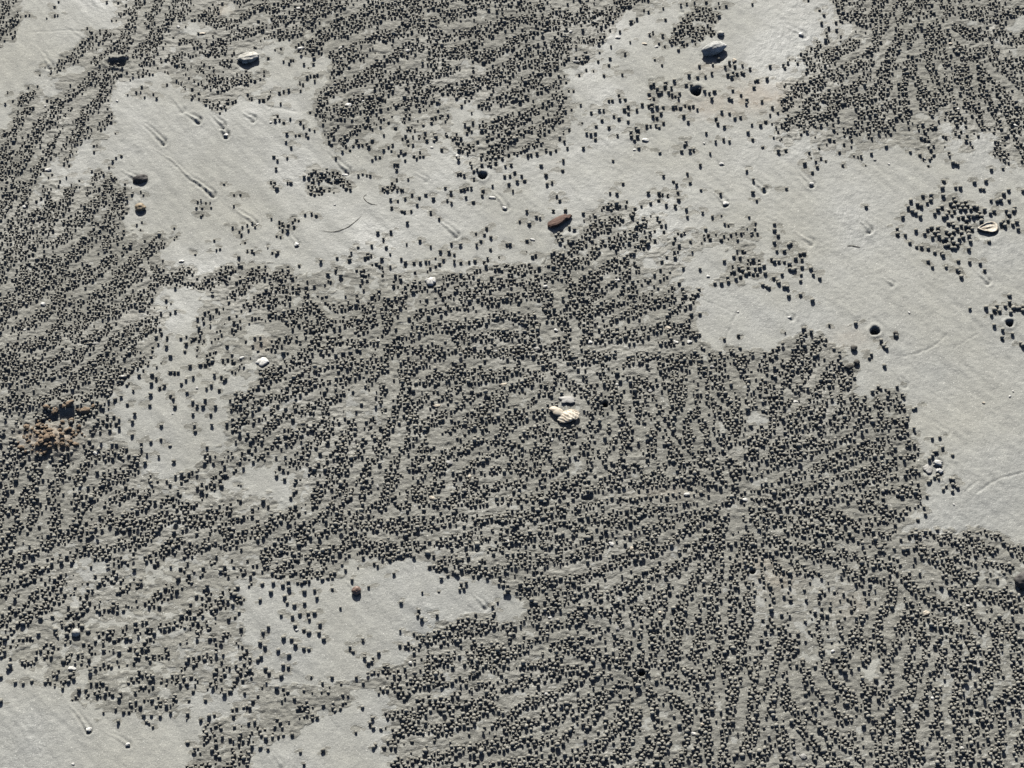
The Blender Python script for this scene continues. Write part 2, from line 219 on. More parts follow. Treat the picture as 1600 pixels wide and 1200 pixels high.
# open burrow mouths: x, y, radius (in survey units), depth factor
HOLES = [(1367,518,7.2,1),(1088,142,8.5,1),(754,273,7,1),(1577.5,505.5,6,1),(945,631,5.5,1),(1176,893,4.5,1),(1003,1052,5.5,.9)]
# scour marks left by the ebbing water behind small obstacles: x, y, length, strength
SCOURS = [(255,222,48,1.1),(285,173,34,1.1),(310,189,28,1.3),(353,211,24,.9),(348,197,24,1.1),(132,59,50,.7),(78,103,42,1),(332,302,120,.8),(397,347,55,.9),(220,326,30,1.2),(395,187,24,.8),
 (543,267,50,1.1),(463,380,36,1),(715,242,46,.8),(790,323,48,1.1),(712,366,46,.9),(665,280,26,.6),(1127,255,26,.9),(1195,297,42,1.2),(1133,318,34,1.2),(1067,13,24,1),
 (1257,55,66,1),(1268,288,44,1.2),(1358,360,32,1.1),(1267,379,36,1),(1338,500,52,.9),(1237,497,24,.7),(1393,445,22,.5),(1413,602,40,.8),(1480,677,42,.8),(1543,440,34,1),
 (139,1142,62,1.1),(201,1165,58,1),(557,927,46,1.6),(758,947,36,1.1),(641,1035,26,.6),(440,1197,36,1),(1457,965,46,1),(1592,917,80,1),(1467,727,36,1.1),(215,280,34,1.2),(1232,1192,24,.6),(700,1290,50,1)]
# small finds: x, y, width, height, colour
CHIPS = [(75,264,13,6,'white'),(38,322,6,6,'white'),(279,43,6,5,'white'),(315,53,14,5,'cream'),(345,167,5,4,'white'),(353,211,9,6,'white'),(183,158,5,4,'white'),(70,164,4,4,'white'),
 (466,13,9,5,'white'),(470,76,14,6,'white'),(532,74,7,5,'white'),(637,80,7,6,'white'),(545,165,12,7,'white'),(539,272,13,5,'white'),(715,243,7,7,'white'),(769,307,12,5,'white'),(788,323,9,6,'white'),(675,230,6,4,'white'),
 (463,381,10,9,'white'),(402,348,5,5,'white'),(523,319,4,3,'white'),(423,192,6,4,'white'),(567,158,4,4,'white'),
 (965,57,10,6,'white'),(1007,67,11,4,'cream'),(1025,72,8,4,'white'),(1015,153,8,4,'cream'),(1009,218,13,7,'white'),(1127,255,11,5,'white'),(1134,318,12,8,'white'),(892,48,6,5,'white'),(1147,94,9,8,'cream'),(992,233,6,4,'white'),(1100,223,4,4,'white'),(900,95,14,6,'grey'),(832,372,9,4,'white'),
 (1252,53,9,6,'white'),(1268,287,9,5,'white'),(1587,194,9,5,'white'),(1445,247,4,4,'white'),(1389,256,4,4,'white'),(1498,168,5,5,'white'),(1485,67,8,5,'cream'),(1367,249,7,4,'grey'),
 (283,406,10,5,'white'),(68,476,9,6,'white'),(39,516,5,4,'white'),(378,560,9,5,'white'),(192,589,8,4,'white'),(150,708,13,6,'white'),(149,537,14,4,'grey'),(270,647,5,3,'white'),(308,607,5,4,'white'),
 (591,532,6,4,'white'),(774,546,10,5,'grey'),(683,633,15,5,'cream'),(787,598,15,5,'cream'),(702,722,12,8,'grey'),(734,744,7,8,'cream'),(675,778,11,7,'cream'),(590,760,5,7,'grey'),(480,567,6,5,'grey'),
 (965,437,12,5,'white'),(852,446,8,6,'white'),(869,514,8,5,'white'),(922,533,9,7,'white'),(839,543,11,8,'grey'),(1043,513,12,7,'cream'),(1056,534,11,5,'white'),(1077,534,11,6,'white'),(963,600,7,5,'white'),(1016,610,9,6,'grey'),(1073,772,11,6,'white'),(1164,781,11,5,'white'),(863,686,4,5,'white'),(1106,432,7,5,'white'),(1113,573,10,7,'grey'),(1153,487,4,4,'white'),(937,657,7,3,'white'),
 (1243,627,10,5,'white'),(1583,611,3,3,'white'),(1578,619,4,4,'white'),(1490,788,5,4,'white'),(1253,786,7,5,'white'),(1537,629,6,4,'cream'),(1420,489,5,4,'white'),(1233,496,8,5,'white'),
 (113,1045,15,7,'white'),(140,1141,11,8,'white'),(200,1164,8,7,'white'),(115,1195,6,4,'white'),(464,985,6,5,'white'),(641,1034,6,6,'white'),(793,846,7,5,'white'),(592,822,8,6,'grey'),(532,815,6,4,'grey'),
 (955,850,11,8,'white'),(987,857,8,7,'cream'),(860,964,8,4,'white'),(1031,957,7,6,'cream'),(1097,1133,9,7,'cream'),(1083,1147,13,6,'white'),(853,1083,8,4,'white'),(865,1102,8,4,'white'),(965,983,9,8,'grey'),
 (1513,946,8,4,'white'),(1301,1018,7,6,'white'),(1457,1092,6,5,'white'),(1412,1113,5,4,'white'),(1503,1169,7,5,'white'),(1447,958,15,8,'cream'),(1577,988,6,4,'cream'),(1227,982,5,4,'white'),(1255,1182,14,9,'grey')]
LANDMARKS = [('the long grey stone',1115,77),('the pitted pale stone',389,91),('the bark chip',874,344),('the ribbed cream shell',882,648),('the cream oyster shell',1543,357),
 ('the reddish pebble',557,925),('the brown mound',75,682),('the lone round burrow',1367,518),('the dark edge stone',1597,908),('the round pale pebble',119,990),('the domed white shell',673,437),
 ('the dark sunk pebble',219,279),('the bottom pellet starburst',1005,1062),('the right trail hub',1150,772),('the left trail hub',600,522),('the burrow at upper middle',754,273)]
THINGS_KEEP_OFF = [(u, v, w, h) for (u, v, w, h, c) in CHIPS] + [(1115,80,52,40),(389,93,40,30),(874,346,48,30),(882,650,50,30),(1543,357,42,28),(557,925,22,22),(78,684,84,46),(1597,908,44,40),
 (219,279,34,26),(219,324,26,24),(119,990,20,20),(673,437,26,24),(410,563,30,24),(1462,728,50,36),(887,624,30,16),(1126,53,16,14)]
# shallow seats round larger things: x, y, half width, half height, depth in mm
SEATS = [(1115,82,24,15,.8),(389,95,19,12,.7),(874,348,25,14,.5),(882,652,26,17,.6),(1543,358,19,12,.7),(219,281,17,10,.6),(219,325,11,9,.6),(410,566,16,10,.8),(673,439,12,10,.5),(1597,912,20,17,.7),(119,992,9,8,.5),(1462,729,20,13,.5),(184,97,15,6,3.2),(918,777,9,4,2.5)]
SCRATCHES = [(.5, [(1480,523),(1460,540),(1433,553),(1407,557)]), (.55, [(1527,770),(1550,753),(1567,747),(1600,737)]), (.5, [(1507,768),(1520,757),(1527,752)]), (.5, [(1155,483),(1140,515),(1133,533)]),
 (.3, [(52,50),(90,47),(130,48)]), (.3, [(1530,520),(1490,545)]), (.45, [(420,168),(445,172),(462,175)]), (.3, [(330,300),(380,345)]), (.35, [(1100,470),(1150,490)])]
# ochre sand thrown out of burrows: x, y, half width, half height, strength
TAN = [(1185,150,45,22,0.34),(1115,165,50,18,0.25),(1110,105,24,10,0.20),(76,686,34,17,0.80),(1330,528,32,16,0.16),(1215,905,35,18,0.18),(1035,770,60,10,0.14),(1185,880,30,10,0.23),(347,18,14,10,0.23),(412,540,14,12,0.23),(1330,945,30,20,0.11)]
# fields whose every pellet is set by hand
STAY_CLEAR = [[(1390,270),(1640,270),(1640,640),(1500,640),(1500,450),(1390,400)], [(1320,490),(1460,490),(1460,600),(1350,600)], [(1440,660),(1500,660),(1500,780),(1440,780)], [(400,900),(520,900),(520,1060),(400,1060)], [(1060,380),(1300,340),(1300,480),(1060,480)]]
# ---------------------------------------------------------------- fields on the survey grid
PAD = 100
ROW_BIAS = .06                                      # higher leaves wider lanes
FS = 2.0                                            # cell of the planning fields
FW, FH = int((1600 + 2 * PAD) / FS), int((1200 + 2 * PAD) / FS)
FX, FY = np.meshgrid(-PAD + (np.arange(FW) + .5) * FS, -PAD + (np.arange(FH) + .5) * FS)

def vnoise(x, y, seed):
    "smooth value noise in [-1, 1]"
    x = np.asarray(x, dtype=np.float64); y = np.asarray(y, dtype=np.float64)
    xi = np.floor(x).astype(np.int64); yi = np.floor(y).astype(np.int64)
    fx = x - xi; fy = y - yi
    fx = fx * fx * fx * (fx * (fx * 6 - 15) + 10); fy = fy * fy * fy * (fy * (fy * 6 - 15) + 10)
    def h(a, b):
        n = (a * 374761393 + b * 668265263 + seed * 1442695041) & 0xFFFFFFFF
        n = ((n ^ (n >> 13)) * 1274126177) & 0xFFFFFFFF
        n = n ^ (n >> 16)
        return (n & 0xFFFF) / 32767.5 - 1.0
    a = h(xi, yi); b = h(xi + 1, yi); c = h(xi, yi + 1); d = h(xi + 1, yi + 1)
    return (a + (b - a) * fx) * (1 - fy) + (c + (d - c) * fx) * fy

def fbm(x, y, seed, octs=3):
    s = 0; a = 1; t = 0
    for k in range(octs):
        s = s + a * vnoise(x * 2 ** k, y * 2 ** k, seed + 17 * k); t += a; a *= .5
    return s / t

def sstep(a, b, x):
    t = np.clip((x - a) / (b - a), 0, 1)
    return t * t * (3 - 2 * t)

KX = np.clip(FX, -8, 1608) + .25 * (FX - np.clip(FX, -8, 1608)); KY = np.clip(FY, -8, 1208) + .25 * (FY - np.clip(FY, -8, 1208))     # beyond the plan its margin carries on
WX = KX + 10 * fbm(FX / 26, FY / 26, 5, 4); WY = KY + 10 * fbm(FX / 26, FY / 26, 6, 4)     # ragged outlines
def inside(poly):
    m = np.zeros(FX.shape, bool)
    px = [p[0] for p in poly]; py = [p[1] for p in poly]
    j0 = max(0, int((min(px) - 12 + PAD) / FS)); j1 = min(FW, int((max(px) + 12 + PAD) / FS) + 1)
    i0 = max(0, int((min(py) - 12 + PAD) / FS)); i1 = min(FH, int((max(py) + 12 + PAD) / FS) + 1)
    if min(px) < 14: j0 = 0
    if max(px) > 1586: j1 = FW
    if min(py) < 14: i0 = 0
    if max(py) > 1186: i1 = FH
    if j1 <= j0 or i1 <= i0: return m
    x = WX[i0:i1, j0:j1]; y = WY[i0:i1, j0:j1]; r = np.zeros(x.shape, bool)
    for k in range(len(poly)):
        x1, y1 = poly[k]; x2, y2 = poly[k - 1]
        if y1 == y2: continue
        c = ((y1 > y) != (y2 > y)) & (x < (x2 - x1) * (y - y1) / (y2 - y1) + x1)
        r ^= c
    m[i0:i1, j0:j1] = r
    return m

def seg_dist(x, y, pts):
    d = np.full(x.shape, 1e9)
    for (x1, y1), (x2, y2) in zip(pts[:-1], pts[1:]):
        dx, dy = x2 - x1, y2 - y1
        t = np.clip(((x - x1) * dx + (y - y1) * dy) / (dx * dx + dy * dy + 1e-9), 0, 1)
        d = np.minimum(d, np.hypot(x - x1 - t * dx, y - y1 - t * dy))
    return d

def blur(a, n):
    for _ in range(2):
        for ax in (0, 1):
            p = np.pad(a, [(n, n) if k == ax else (0, 0) for k in (0, 1)], mode='edge')
            c = np.cumsum(p, axis=ax); c = np.insert(c, 0, 0, axis=ax)
            L = 2 * n + 1
            a = (np.take(c, range(L, c.shape[ax]), axis=ax) - np.take(c, range(0, c.shape[ax] - L), axis=ax)) / L
    return a

dens = np.ones(FX.shape)
for f, p in THIN: dens[inside(p)] = f
thin = dens.copy()
clear = np.zeros(FX.shape, bool)
for p in CLEAR: clear |= inside(p)
dens[clear] = 0
open_ = blur((~clear).astype(float), 4)
dens *= sstep(.40, .70, open_ + .30 * fbm(FX / 12, FY / 10, 7, 2))
# rows of pellets and the bare lanes between them follow a direction field
CX_ = FX[::4, ::4]; CY_ = FY[::4, ::4]
ca = np.zeros(CX_.shape); sa = np.zeros(CX_.shape)
for (x, y, a) in ROWS:
    w = 1 / (((CX_ - x) ** 2 + (CY_ - y) ** 2) + 500) ** 1.6 * 1e6
    ca += w * math.cos(2 * math.radians(a)); sa += w * math.sin(2 * math.radians(a))
ca, sa = (blur(np.repeat(np.repeat(a, 4, 0), 4, 1)[:FH, :FW] / 1.0, 2) for a in (ca / np.hypot(ca, sa), sa / np.hypot(ca, sa)))
ang = .5 * np.arctan2(sa, ca) + .42 * fbm(FX / 40, FY / 40, 12, 2) + .12 * vnoise(FX / 18, FY / 18, 13)
VX, VY = np.cos(ang), -np.sin(ang)
def smear(img, steps):
    "average along the rows"
    out = img.copy(); cnt_ = 1
    jj0, ii0 = np.meshgrid(np.arange(FW, dtype=np.float32), np.arange(FH, dtype=np.float32))
    for sgn in (1, -1):
        x = jj0.copy(); y = ii0.copy(); px = VX * sgn; py = VY * sgn
        for _ in range(steps):
            x = np.clip(x + px, 0, FW - 1); y = np.clip(y + py, 0, FH - 1)
            xi = np.rint(x).astype(np.int32); yi = np.rint(y).astype(np.int32)
            nx = VX[yi, xi]; ny = VY[yi, xi]; fl_ = np.where(nx * px + ny * py < 0, -1, 1)
            px = nx * fl_; py = ny * fl_
            out = out + img[yi, xi]; cnt_ += 1
    return out / cnt_
rows_ = np.random.default_rng(3).normal(size=FX.shape)
for st_ in (9, 8):
    rows_ = smear(blur(rows_, 1), st_)
    rows_ = blur(rows_, 1) * .75 + blur(rows_, 2) * .6 - blur(rows_, 6)
    rows_ /= rows_.std()
rows_ += .68 * vnoise(FX / 7, FY / 6, 33) + .55 * fbm(FX / 19, FY / 16, 38, 2) + .35 * fbm(FX / 50, FY / 50, 34, 2)
carpet = .34 * np.maximum(np.maximum(sstep(330, 200, FX) * sstep(660, 560, FY) * sstep(180, 280, FY), sstep(170, 90, FY) * sstep(420, 480, FX) * sstep(960, 860, FX)), sstep(240, 180, FY) * sstep(1200, 1280, FX))
struct = sstep(-.14, .02, rows_ - ROW_BIAS + carpet)
opn = open_ > .7
dall = np.full(FX.shape, 1e9)
gaps_ = sstep(-.45, -.25, vnoise(FX / 11, FY / 9, 37))
for w, pts in [q for q in PATHS if q[0] >= 10] + SPOKES:
    i0 = max(0, int((min(p[1] for p in pts) - 30 + PAD) / FS)); i1 = int((max(p[1] for p in pts) + 30 + PAD) / FS)
    j0 = max(0, int((min(p[0] for p in pts) - 30 + PAD) / FS)); j1 = int((max(p[0] for p in pts) + 30 + PAD) / FS)
    W_ = (slice(i0, i1), slice(j0, j1))
    d = seg_dist(WX[W_] * .5 + FX[W_] * .5, WY[W_] * .5 + FY[W_] * .5, pts) / (w * 1.35)
    side = (d < 1.3) & opn[W_] & (dall[W_] > .5)
    struct[W_][side] = np.maximum(struct[W_][side], gaps_[W_][side])
    dall[W_] = np.minimum(dall[W_], d)
struct *= sstep(.40, .55, dall)
for f, p in CLUSTER:
    m = inside(p); dens[m] = f; struct[m] = sstep(-.22, -.05, fbm(FX / 16, FY / 7, 39, 3) + .05)[m]
keep_off = []                                        # (x, y, radius): nothing is scattered on these
for (x, y, r, k) in HOLES: dens[np.hypot(FX - x, FY - y) < r * 1.15] = 0

def look(f, x, y):
    j = min(FW - 1, max(0, int((x + PAD) / FS))); i = min(FH - 1, max(0, int((y + PAD) / FS)))
    return f[i, j]
# ---------------------------------------------------------------- scatter of the small pellets (survey coordinates)
rng = random.Random(11)
PR = 2.9                                            # pellet radius in survey units in the middle of the picture
cellsz = 7.0
cells = {}
def clear_of(x, y, r, slack):
    ci, cj = int(x // cellsz), int(y // cellsz)
    for i in (ci - 1, ci, ci + 1):
        for j in (cj - 1, cj, cj + 1):
            for (px, py, pr) in cells.get((i, j), ()):
                ddx = px - x; ddy = (py - y) * 1.2; m = (pr + r) * slack
                if ddx * ddx + ddy * ddy < m * m: return False
    return True
def claim(x, y, r): cells.setdefault((int(x // cellsz), int(y // cellsz)), []).append((x, y, r))

def psize(x, y):
    "relative pellet size at a place: perspective, and smaller crabs in the upper left"
    k = mpu(800, 600) / mpu(x, y)
    return k * (1 - .20 * float(sstep(520, 250, x) * sstep(760, 480, y))) * (1 - .08 * float(sstep(300, 0, y)))
singles = {}
for key, (f, pts) in SINGLE.items():
    L = []
    for (x, y) in pts:
        r = PR * f * (mpu(800, 600) / mpu(x, y)) * rng.uniform(.82, 1.08)
        L.append((x + rng.uniform(-.5, .5), y + rng.uniform(-.5, .5), r)); claim(x, y, r * .9)
    singles[key] = L
for it in THINGS_KEEP_OFF:
    dens[np.hypot((FX - it[0]) / it[2], (FY - it[1]) / it[3]) < .62] = 0
fine = []
NTRY = 370000
U_ = np.random.default_rng(4)
tx = U_.uniform(-PAD, 1600 + PAD, NTRY); ty = U_.uniform(-PAD, 1200 + PAD, NTRY); tp = U_.random(NTRY); ts = np.clip(U_.normal(.93, .21, NTRY), .42, 1.5)
ti = np.clip(((ty + PAD) / FS).astype(int), 0, FH - 1); tj = np.clip(((tx + PAD) / FS).astype(int), 0, FW - 1)
td = dens[ti, tj]
tst = struct[ti, tj]
stray = .024 * clear * sstep(.02, .4, blur((~clear).astype(float), 11)) * sstep(-.15, .3, fbm(FX / 25, FY / 25, 48, 2))
for p_ in STAY_CLEAR: stray[inside(p_)] = 0
sel = np.nonzero(tp < np.where(td > .85, 1.0, td * td * td * .30) * np.where(tst > .5, 1.0, .025) + stray[ti, tj])[0]
kmid = mpu(800, 600)
for q in sel:
    x, y = float(tx[q]), float(ty[q])
    r = PR * psize(x, y) * float(ts[q])
    if clear_of(x, y, r, .80 + .12 * float(tp[q] * 7 % 1)):
        claim(x, y, r); fine.append((x, y, r))
print('pellets', len(fine), 'singles', sum(len(v) for v in singles.values()))

# where the sand has been scraped: one shallow scoop beside every pellet and all through the fed-over fields
SW, SH = int(1600 + 2 * PAD), int(1200 + 2 * PAD)     # scoop grid, one survey unit a cell
scr = np.zeros((SH, SW)); sdep = np.zeros((SH, SW))
rs = random.Random(8)
stamps = []
for (x, y, r) in fine: stamps.append((x + rs.uniform(-5, 5), y + rs.uniform(-4, 3), rs.uniform(3.5, 7.5)))
stamps = [s + (0,) for s in stamps]
for v_ in singles.values():
    for (x, y, r) in v_:
        for _ in range(rs.choice((0, 1, 1, 2, 2, 3))): stamps.append((x + rs.uniform(-11, 11), y + rs.uniform(-6, 4), rs.uniform(3, 9), 1))
ok_ = open_ > .72
for _ in range(18000):
    x = rs.uniform(-PAD, 1600 + PAD); y = rs.uniform(-PAD, 1200 + PAD)
    if look(ok_, x, y): stamps.append((x, y, rs.uniform(3.5, 8), 0))
rs.shuffle(stamps)
stamps.sort(key=lambda s: s[1] + rs.uniform(-25, 25))
for (x, y, r, loose) in stamps:
    ry = r * rs.uniform(.45, .75); a_ = rs.uniform(-.35, .35); R_ = int(r) + 2
    j0 = int(x + PAD) - R_; i0 = int(y + PAD) - R_
    if j0 < 0 or i0 < 0 or j0 + 2 * R_ >= SW or i0 + 2 * R_ >= SH: continue
    gx = np.arange(2 * R_)[None, :] + j0 + .5 - PAD - x; gy = np.arange(2 * R_)[:, None] + i0 + .5 - PAD - y
    ca, sa = math.cos(a_), math.sin(a_)
    p_ = (gx * ca + gy * sa) / r; q_ = (-gx * sa + gy * ca) / ry
    rad_ = np.sqrt(p_ * p_ + q_ * q_) + .10 * np.sin(3 * np.arctan2(q_, p_) + x)
    m_ = rad_ < 1
    S_ = (slice(i0, i0 + 2 * R_), slice(j0, j0 + 2 * R_))
    d_ = rs.uniform(.2, .6)
    new = d_ * (1 - .45 * np.clip(q_ + .2, -1, 1))   # deepest under the far edge, running out towards the sea
    if loose:                                         # a single scrape: sharp behind, running out in front
        out_ = np.clip(.55 - .6 * q_, 0, 1); new = d_ * out_ * .9
        scr[S_] = np.where(m_, np.maximum(scr[S_], .25 + .6 * out_), scr[S_])
    else: scr[S_] = np.where(m_, 1.0, scr[S_])
    sdep[S_] = np.where(m_, new + .15 * sdep[S_], sdep[S_])

up2 = lambda a: np.repeat(np.repeat(a, 2, 0), 2, 1)[:SH, :SW]
fed = sstep(.50, .64, blur((~clear).astype(float), 8) + .55 * fbm(FX / 20, FY / 12, 44, 4))
fed *= 1 - .8 * sstep(.25, .34, fbm(FX / 22, FY / 13, 45, 4))            # slivers of old surface left standing
fed *= np.where(thin < .9, sstep(-.10, .06, fbm(FX / 13, FY / 8, 46, 4)) * .9, 1)
scr = np.maximum(np.where(scr > .9, .80, scr), up2(fed))

# ---------------------------------------------------------------- relief of the sand
CELL = 0.00104
MARGIN = 0.003                                       # coarser sand beyond the picture
def axis(lo, a, z, hi):
    return np.concatenate([np.arange(lo, a - MARGIN * .5, MARGIN), np.arange(a, z, CELL), np.arange(z, hi, MARGIN)])
cx0, cy0 = to_ground(-14, -14); cx1, _ = to_ground(1614, -14); _, cyb = to_ground(800, 1214)
mx0, my0 = to_ground(-PAD, -PAD); mx1, _ = to_ground(1600 + PAD, -PAD); _, myb = to_ground(800, 1200 + PAD)
xs = axis(mx0, cx0, cx1, mx1); ys = axis(myb, cyb, cy0, my0)
far = [.002, .006, .015, .03, .06, .12, .25, .5, 1, 2, 4, 8, 16, 32, 64, 128, 260, 500]
XS = np.concatenate([xs[0] - np.array(far[::-1]), xs, xs[-1] + np.array(far)])
YS = np.concatenate([ys[0] - np.array(far[::-1]), ys, ys[-1] + np.array(far)])
NF = len(far)
GX, GY = np.meshgrid(xs, ys)
SU, SV = to_survey(GX, GY)

def bil(f, u, v):
    a = np.clip((u + PAD) / FS - .5, 0, FW - 1.001); b = np.clip((v + PAD) / FS - .5, 0, FH - 1.001)
    j = a.astype(int); i = b.astype(int); fa = a - j; fb = b - i
    return (f[i, j] * (1 - fa) + f[i, j + 1] * fa) * (1 - fb) + (f[i + 1, j] * (1 - fa) + f[i + 1, j + 1] * fa) * fb
def bil1(f, u, v):
    a = np.clip(u + PAD - .5, 0, SW - 1.001); b = np.clip(v + PAD - .5, 0, SH - 1.001)
    j = a.astype(int); i = b.astype(int); fa = a - j; fb = b - i
    return (f[i, j] * (1 - fa) + f[i, j + 1] * fa) * (1 - fb) + (f[i + 1, j] * (1 - fa) + f[i + 1, j + 1] * fa) * fb

MM = 0.001
fl = np.array([.60, -.80])                           # the way the water ran off, on the ground
AL = GX * fl[0] + GY * fl[1]; AC = -GX * fl[1] + GY * fl[0]
S = bil1(scr, SU, SV)
grainy = sstep(-.35, .35, fbm(GX / .13 + 8, GY / .13, 50, 2) + .9 * sstep(1050, 1500, SU) - .35)
H = 2.2 * MM * fbm(GX / .16 + 3, GY / .16, 51, 2)
H += .70 * MM * fbm(AL / .075, AC / .016, 52, 3) * (1 - .3 * S)
H += (.17 + .12 * grainy) * MM * fbm(AL / .014, AC / .0048, 53, 2) * (1 - S)
H += (.05 + .10 * grainy) * MM * fbm(GX / .0040, GY / .0030, 54, 2) * (1 - S)
H -= MM * 1.25 * bil1(sdep, SU, SV)
H += S * MM * (.30 * vnoise(GX / .0045, GY / .0025, 56) + .16 * vnoise(GX / .011, GY / .007, 58))
tan = np.zeros(GX.shape)

def window(u, v, R):
    return np.nonzero((np.abs(SU - u) < R) & (np.abs(SV - v) < R))
for n, (u, v, L, k) in enumerate(SCOURS):
    w = window(u - L * .35, v - L * .35, L + 26)
    if len(w[0]) == 0: continue
    ang = math.radians(43 + 13 * math.sin(n * 2.3))
    d0, d1 = math.cos(ang), math.sin(ang)
    ru = SU[w] - u; rv = SV[w] - v
    a = -(ru * d0 + rv * d1); b = -ru * d1 + rv * d0
    b = b + 1.4 * np.sin(a / 11.0 + n) * sstep(4, 30, a) + 1.0 * vnoise(ru / 6.0 + n, rv / 6.0, 70)
    tp_ = np.clip(1 - a / L, 0, 1)
    back = sstep(-1, 4, a) * tp_ ** .7 * (1 + .35 * vnoise(a / 7.0, b * 0 + n, 71))
    wd = (1.5 + .45 * k) * (.45 + .55 * tp_)
    g1 = .5 + .5 * math.sin(n * 1.9); g2 = .5 + .5 * math.sin(n * 3.1 + 1)
    z = .85 * k * np.exp(-(b / wd) ** 2) * back
    z -= .62 * k * ((.5 + .6 * g1) * np.exp(-((b - 2.2 * wd) / (.9 * wd)) ** 2) + (.3 + .6 * g2) * np.exp(-((b + 2.3 * wd) / wd) ** 2)) * sstep(-6, 2, a) * tp_ ** 1.2
    z += .22 * k * (np.exp(-((b - 4.8 * wd) / (1.5 * wd)) ** 2) + np.exp(-((b + 4.8 * wd) / (1.5 * wd)) ** 2)) * sstep(-6, 4, a) * tp_
    rho = np.hypot(a, b)
    z -= 1.0 * k * np.exp(-((rho - 4.4) / 1.5) ** 2) * sstep(3, -3, a)
    z += .2 * k * np.exp(-((rho - 9) / 2.5) ** 2) * sstep(3, -6, a)
    H[w] += (1.0 + .5 * math.sin(n * 4.7)) * (1.45 if u < 420 and v < 400 else 1.0) * z * MM
for (u, v, r, k) in HOLES:
    w = window(u, v, r * 3.2)
    rho = np.hypot(SU[w] - u, (SV[w] - v) * 1.18) / r
    rho = rho * (1 + .08 * np.sin(3 * np.arctan2(SV[w] - v, SU[w] - u) + u))
    H[w] += MM * (-13 * k * sstep(1.06, .72, rho) + .7 * np.exp(-((rho - 1.5) / .45) ** 2))
# the dug-out mound at the left: a heap beside a torn-open pit
w = window(82, 672, 90)
du = SU[w]; dv = SV[w]
H[w] += MM * 4.0 * np.exp(-((du - 72) / 34) ** 2 - ((dv - 688) / 20) ** 2)
H[w] += MM * 3.2 * np.exp(-((du - 100) / 38) ** 2 - ((dv - 636) / 8) ** 2)
H[w] -= MM * 1.8 * np.exp(-((du - 96) / 26) ** 2 - ((dv - 655) / 7.5) ** 2)
H[w] -= MM * 3.0 * np.exp(-((du - 101) / 9) ** 2 - ((dv - 722) / 10) ** 2)
H[w] += MM * 3.0 * fbm(du / 8, dv / 6, 61, 3) * np.exp(-((du - 80) / 55) ** 2 - ((dv - 675) / 38) ** 2)
# shallow seats under the larger things
for it in SEATS:
    w = window(it[0], it[1], it[2] * 2.4)
    rho = np.hypot((SU[w] - it[0]) / it[2], (SV[w] - it[1] - it[3] * .25) / it[3])
    rho = rho * (1 + .22 * fbm(SU[w] / 9, SV[w] / 7, 66, 2))
    H[w] += MM * it[4] * (-1.0 * sstep(1.15, .6, rho) + .35 * np.exp(-((rho - 1.45) / .28) ** 2) * (1 + vnoise(SU[w] / 8, SV[w] / 8, 67)))
# drawn-out cracks and drag lines
for dep, pts in SCRATCHES:
    us = [p[0] for p in pts]; vs = [p[1] for p in pts]
    w = np.nonzero((SU > min(us) - 8) & (SU < max(us) + 8) & (SV > min(vs) - 8) & (SV < max(vs) + 8))
    d = seg_dist(SU[w] + 1.2 * vnoise(SU[w] / 9, SV[w] / 9, 63), SV[w] + 1.2 * vnoise(SU[w] / 9, SV[w] / 9, 64), pts)
    H[w] -= MM * dep * np.exp(-(d / 1.3) ** 2)
for (u, v, ru, rv, k) in TAN:
    w = window(u, v, max(ru, rv) * 2.2)
    tan[w] = np.maximum(tan[w], k * np.clip(np.exp(-((SU[w] - u) / ru) ** 2 - ((SV[w] - v) / rv) ** 2) * (1.1 + .7 * fbm(SU[w] / 9, SV[w] / 7, 65)), 0, 1))

def hgt(u, v):
    x, y = to_ground(u, v)
    j = min(max(int(np.searchsorted(xs, x)) - 1, 0), len(xs) - 2); i = min(max(int(np.searchsorted(ys, y)) - 1, 0), len(ys) - 2)
    fa = min(max((x - xs[j]) / (xs[j + 1] - xs[j]), 0), 1); fb = min(max((y - ys[i]) / (ys[i + 1] - ys[i]), 0), 1)
    return (H[i, j] * (1 - fa) + H[i, j + 1] * fa) * (1 - fb) + (H[i + 1, j] * (1 - fa) + H[i + 1, j + 1] * fa) * fb

# ---------------------------------------------------------------- materials
def new_mat(name, col, rough=.85, spec=.25):
    m = bpy.data.materials.new(name); m.use_nodes = True
    p = m.node_tree.nodes['Principled BSDF']
    p.inputs['Base Color'].default_value = (*col, 1); p.inputs['Roughness'].default_value = rough
    p.inputs['Specular IOR Level'].default_value = spec
    return m, m.node_tree, p
def node(nt, kind, **kw):
    n = nt.nodes.new(kind)
    for k, v in kw.items(): setattr(n, k, v)
    return n
def noise_node(nt, vec, scale, detail=2, rough=.55):
    n = node(nt, 'ShaderNodeTexNoise'); n.inputs['Scale'].default_value = scale
    n.inputs['Detail'].default_value = detail; n.inputs['Roughness'].default_value = rough
    nt.links.new(vec, n.inputs['Vector']); return n
def ramp(nt, src, stops):
    r = node(nt, 'ShaderNodeValToRGB')
    while len(r.color_ramp.elements) < len(stops): r.color_ramp.elements.new(.5)
    for e, (p, c) in zip(r.color_ramp.elements, stops): e.position = p; e.color = (*c, 1)
    nt.links.new(src, r.inputs['Fac']); return r
def mix(nt, fac, a, b, mode='MIX'):
    n = node(nt, 'ShaderNodeMix', data_type='RGBA', blend_type=mode)
    for s, v in ((n.inputs['Factor'], fac), (n.inputs['A'], a), (n.inputs['B'], b)):
        if isinstance(v, (int, float)): s.default_value = v
        elif isinstance(v, tuple): s.default_value = (*v, 1)
        else: nt.links.new(v, s)
    return n.outputs['Result']
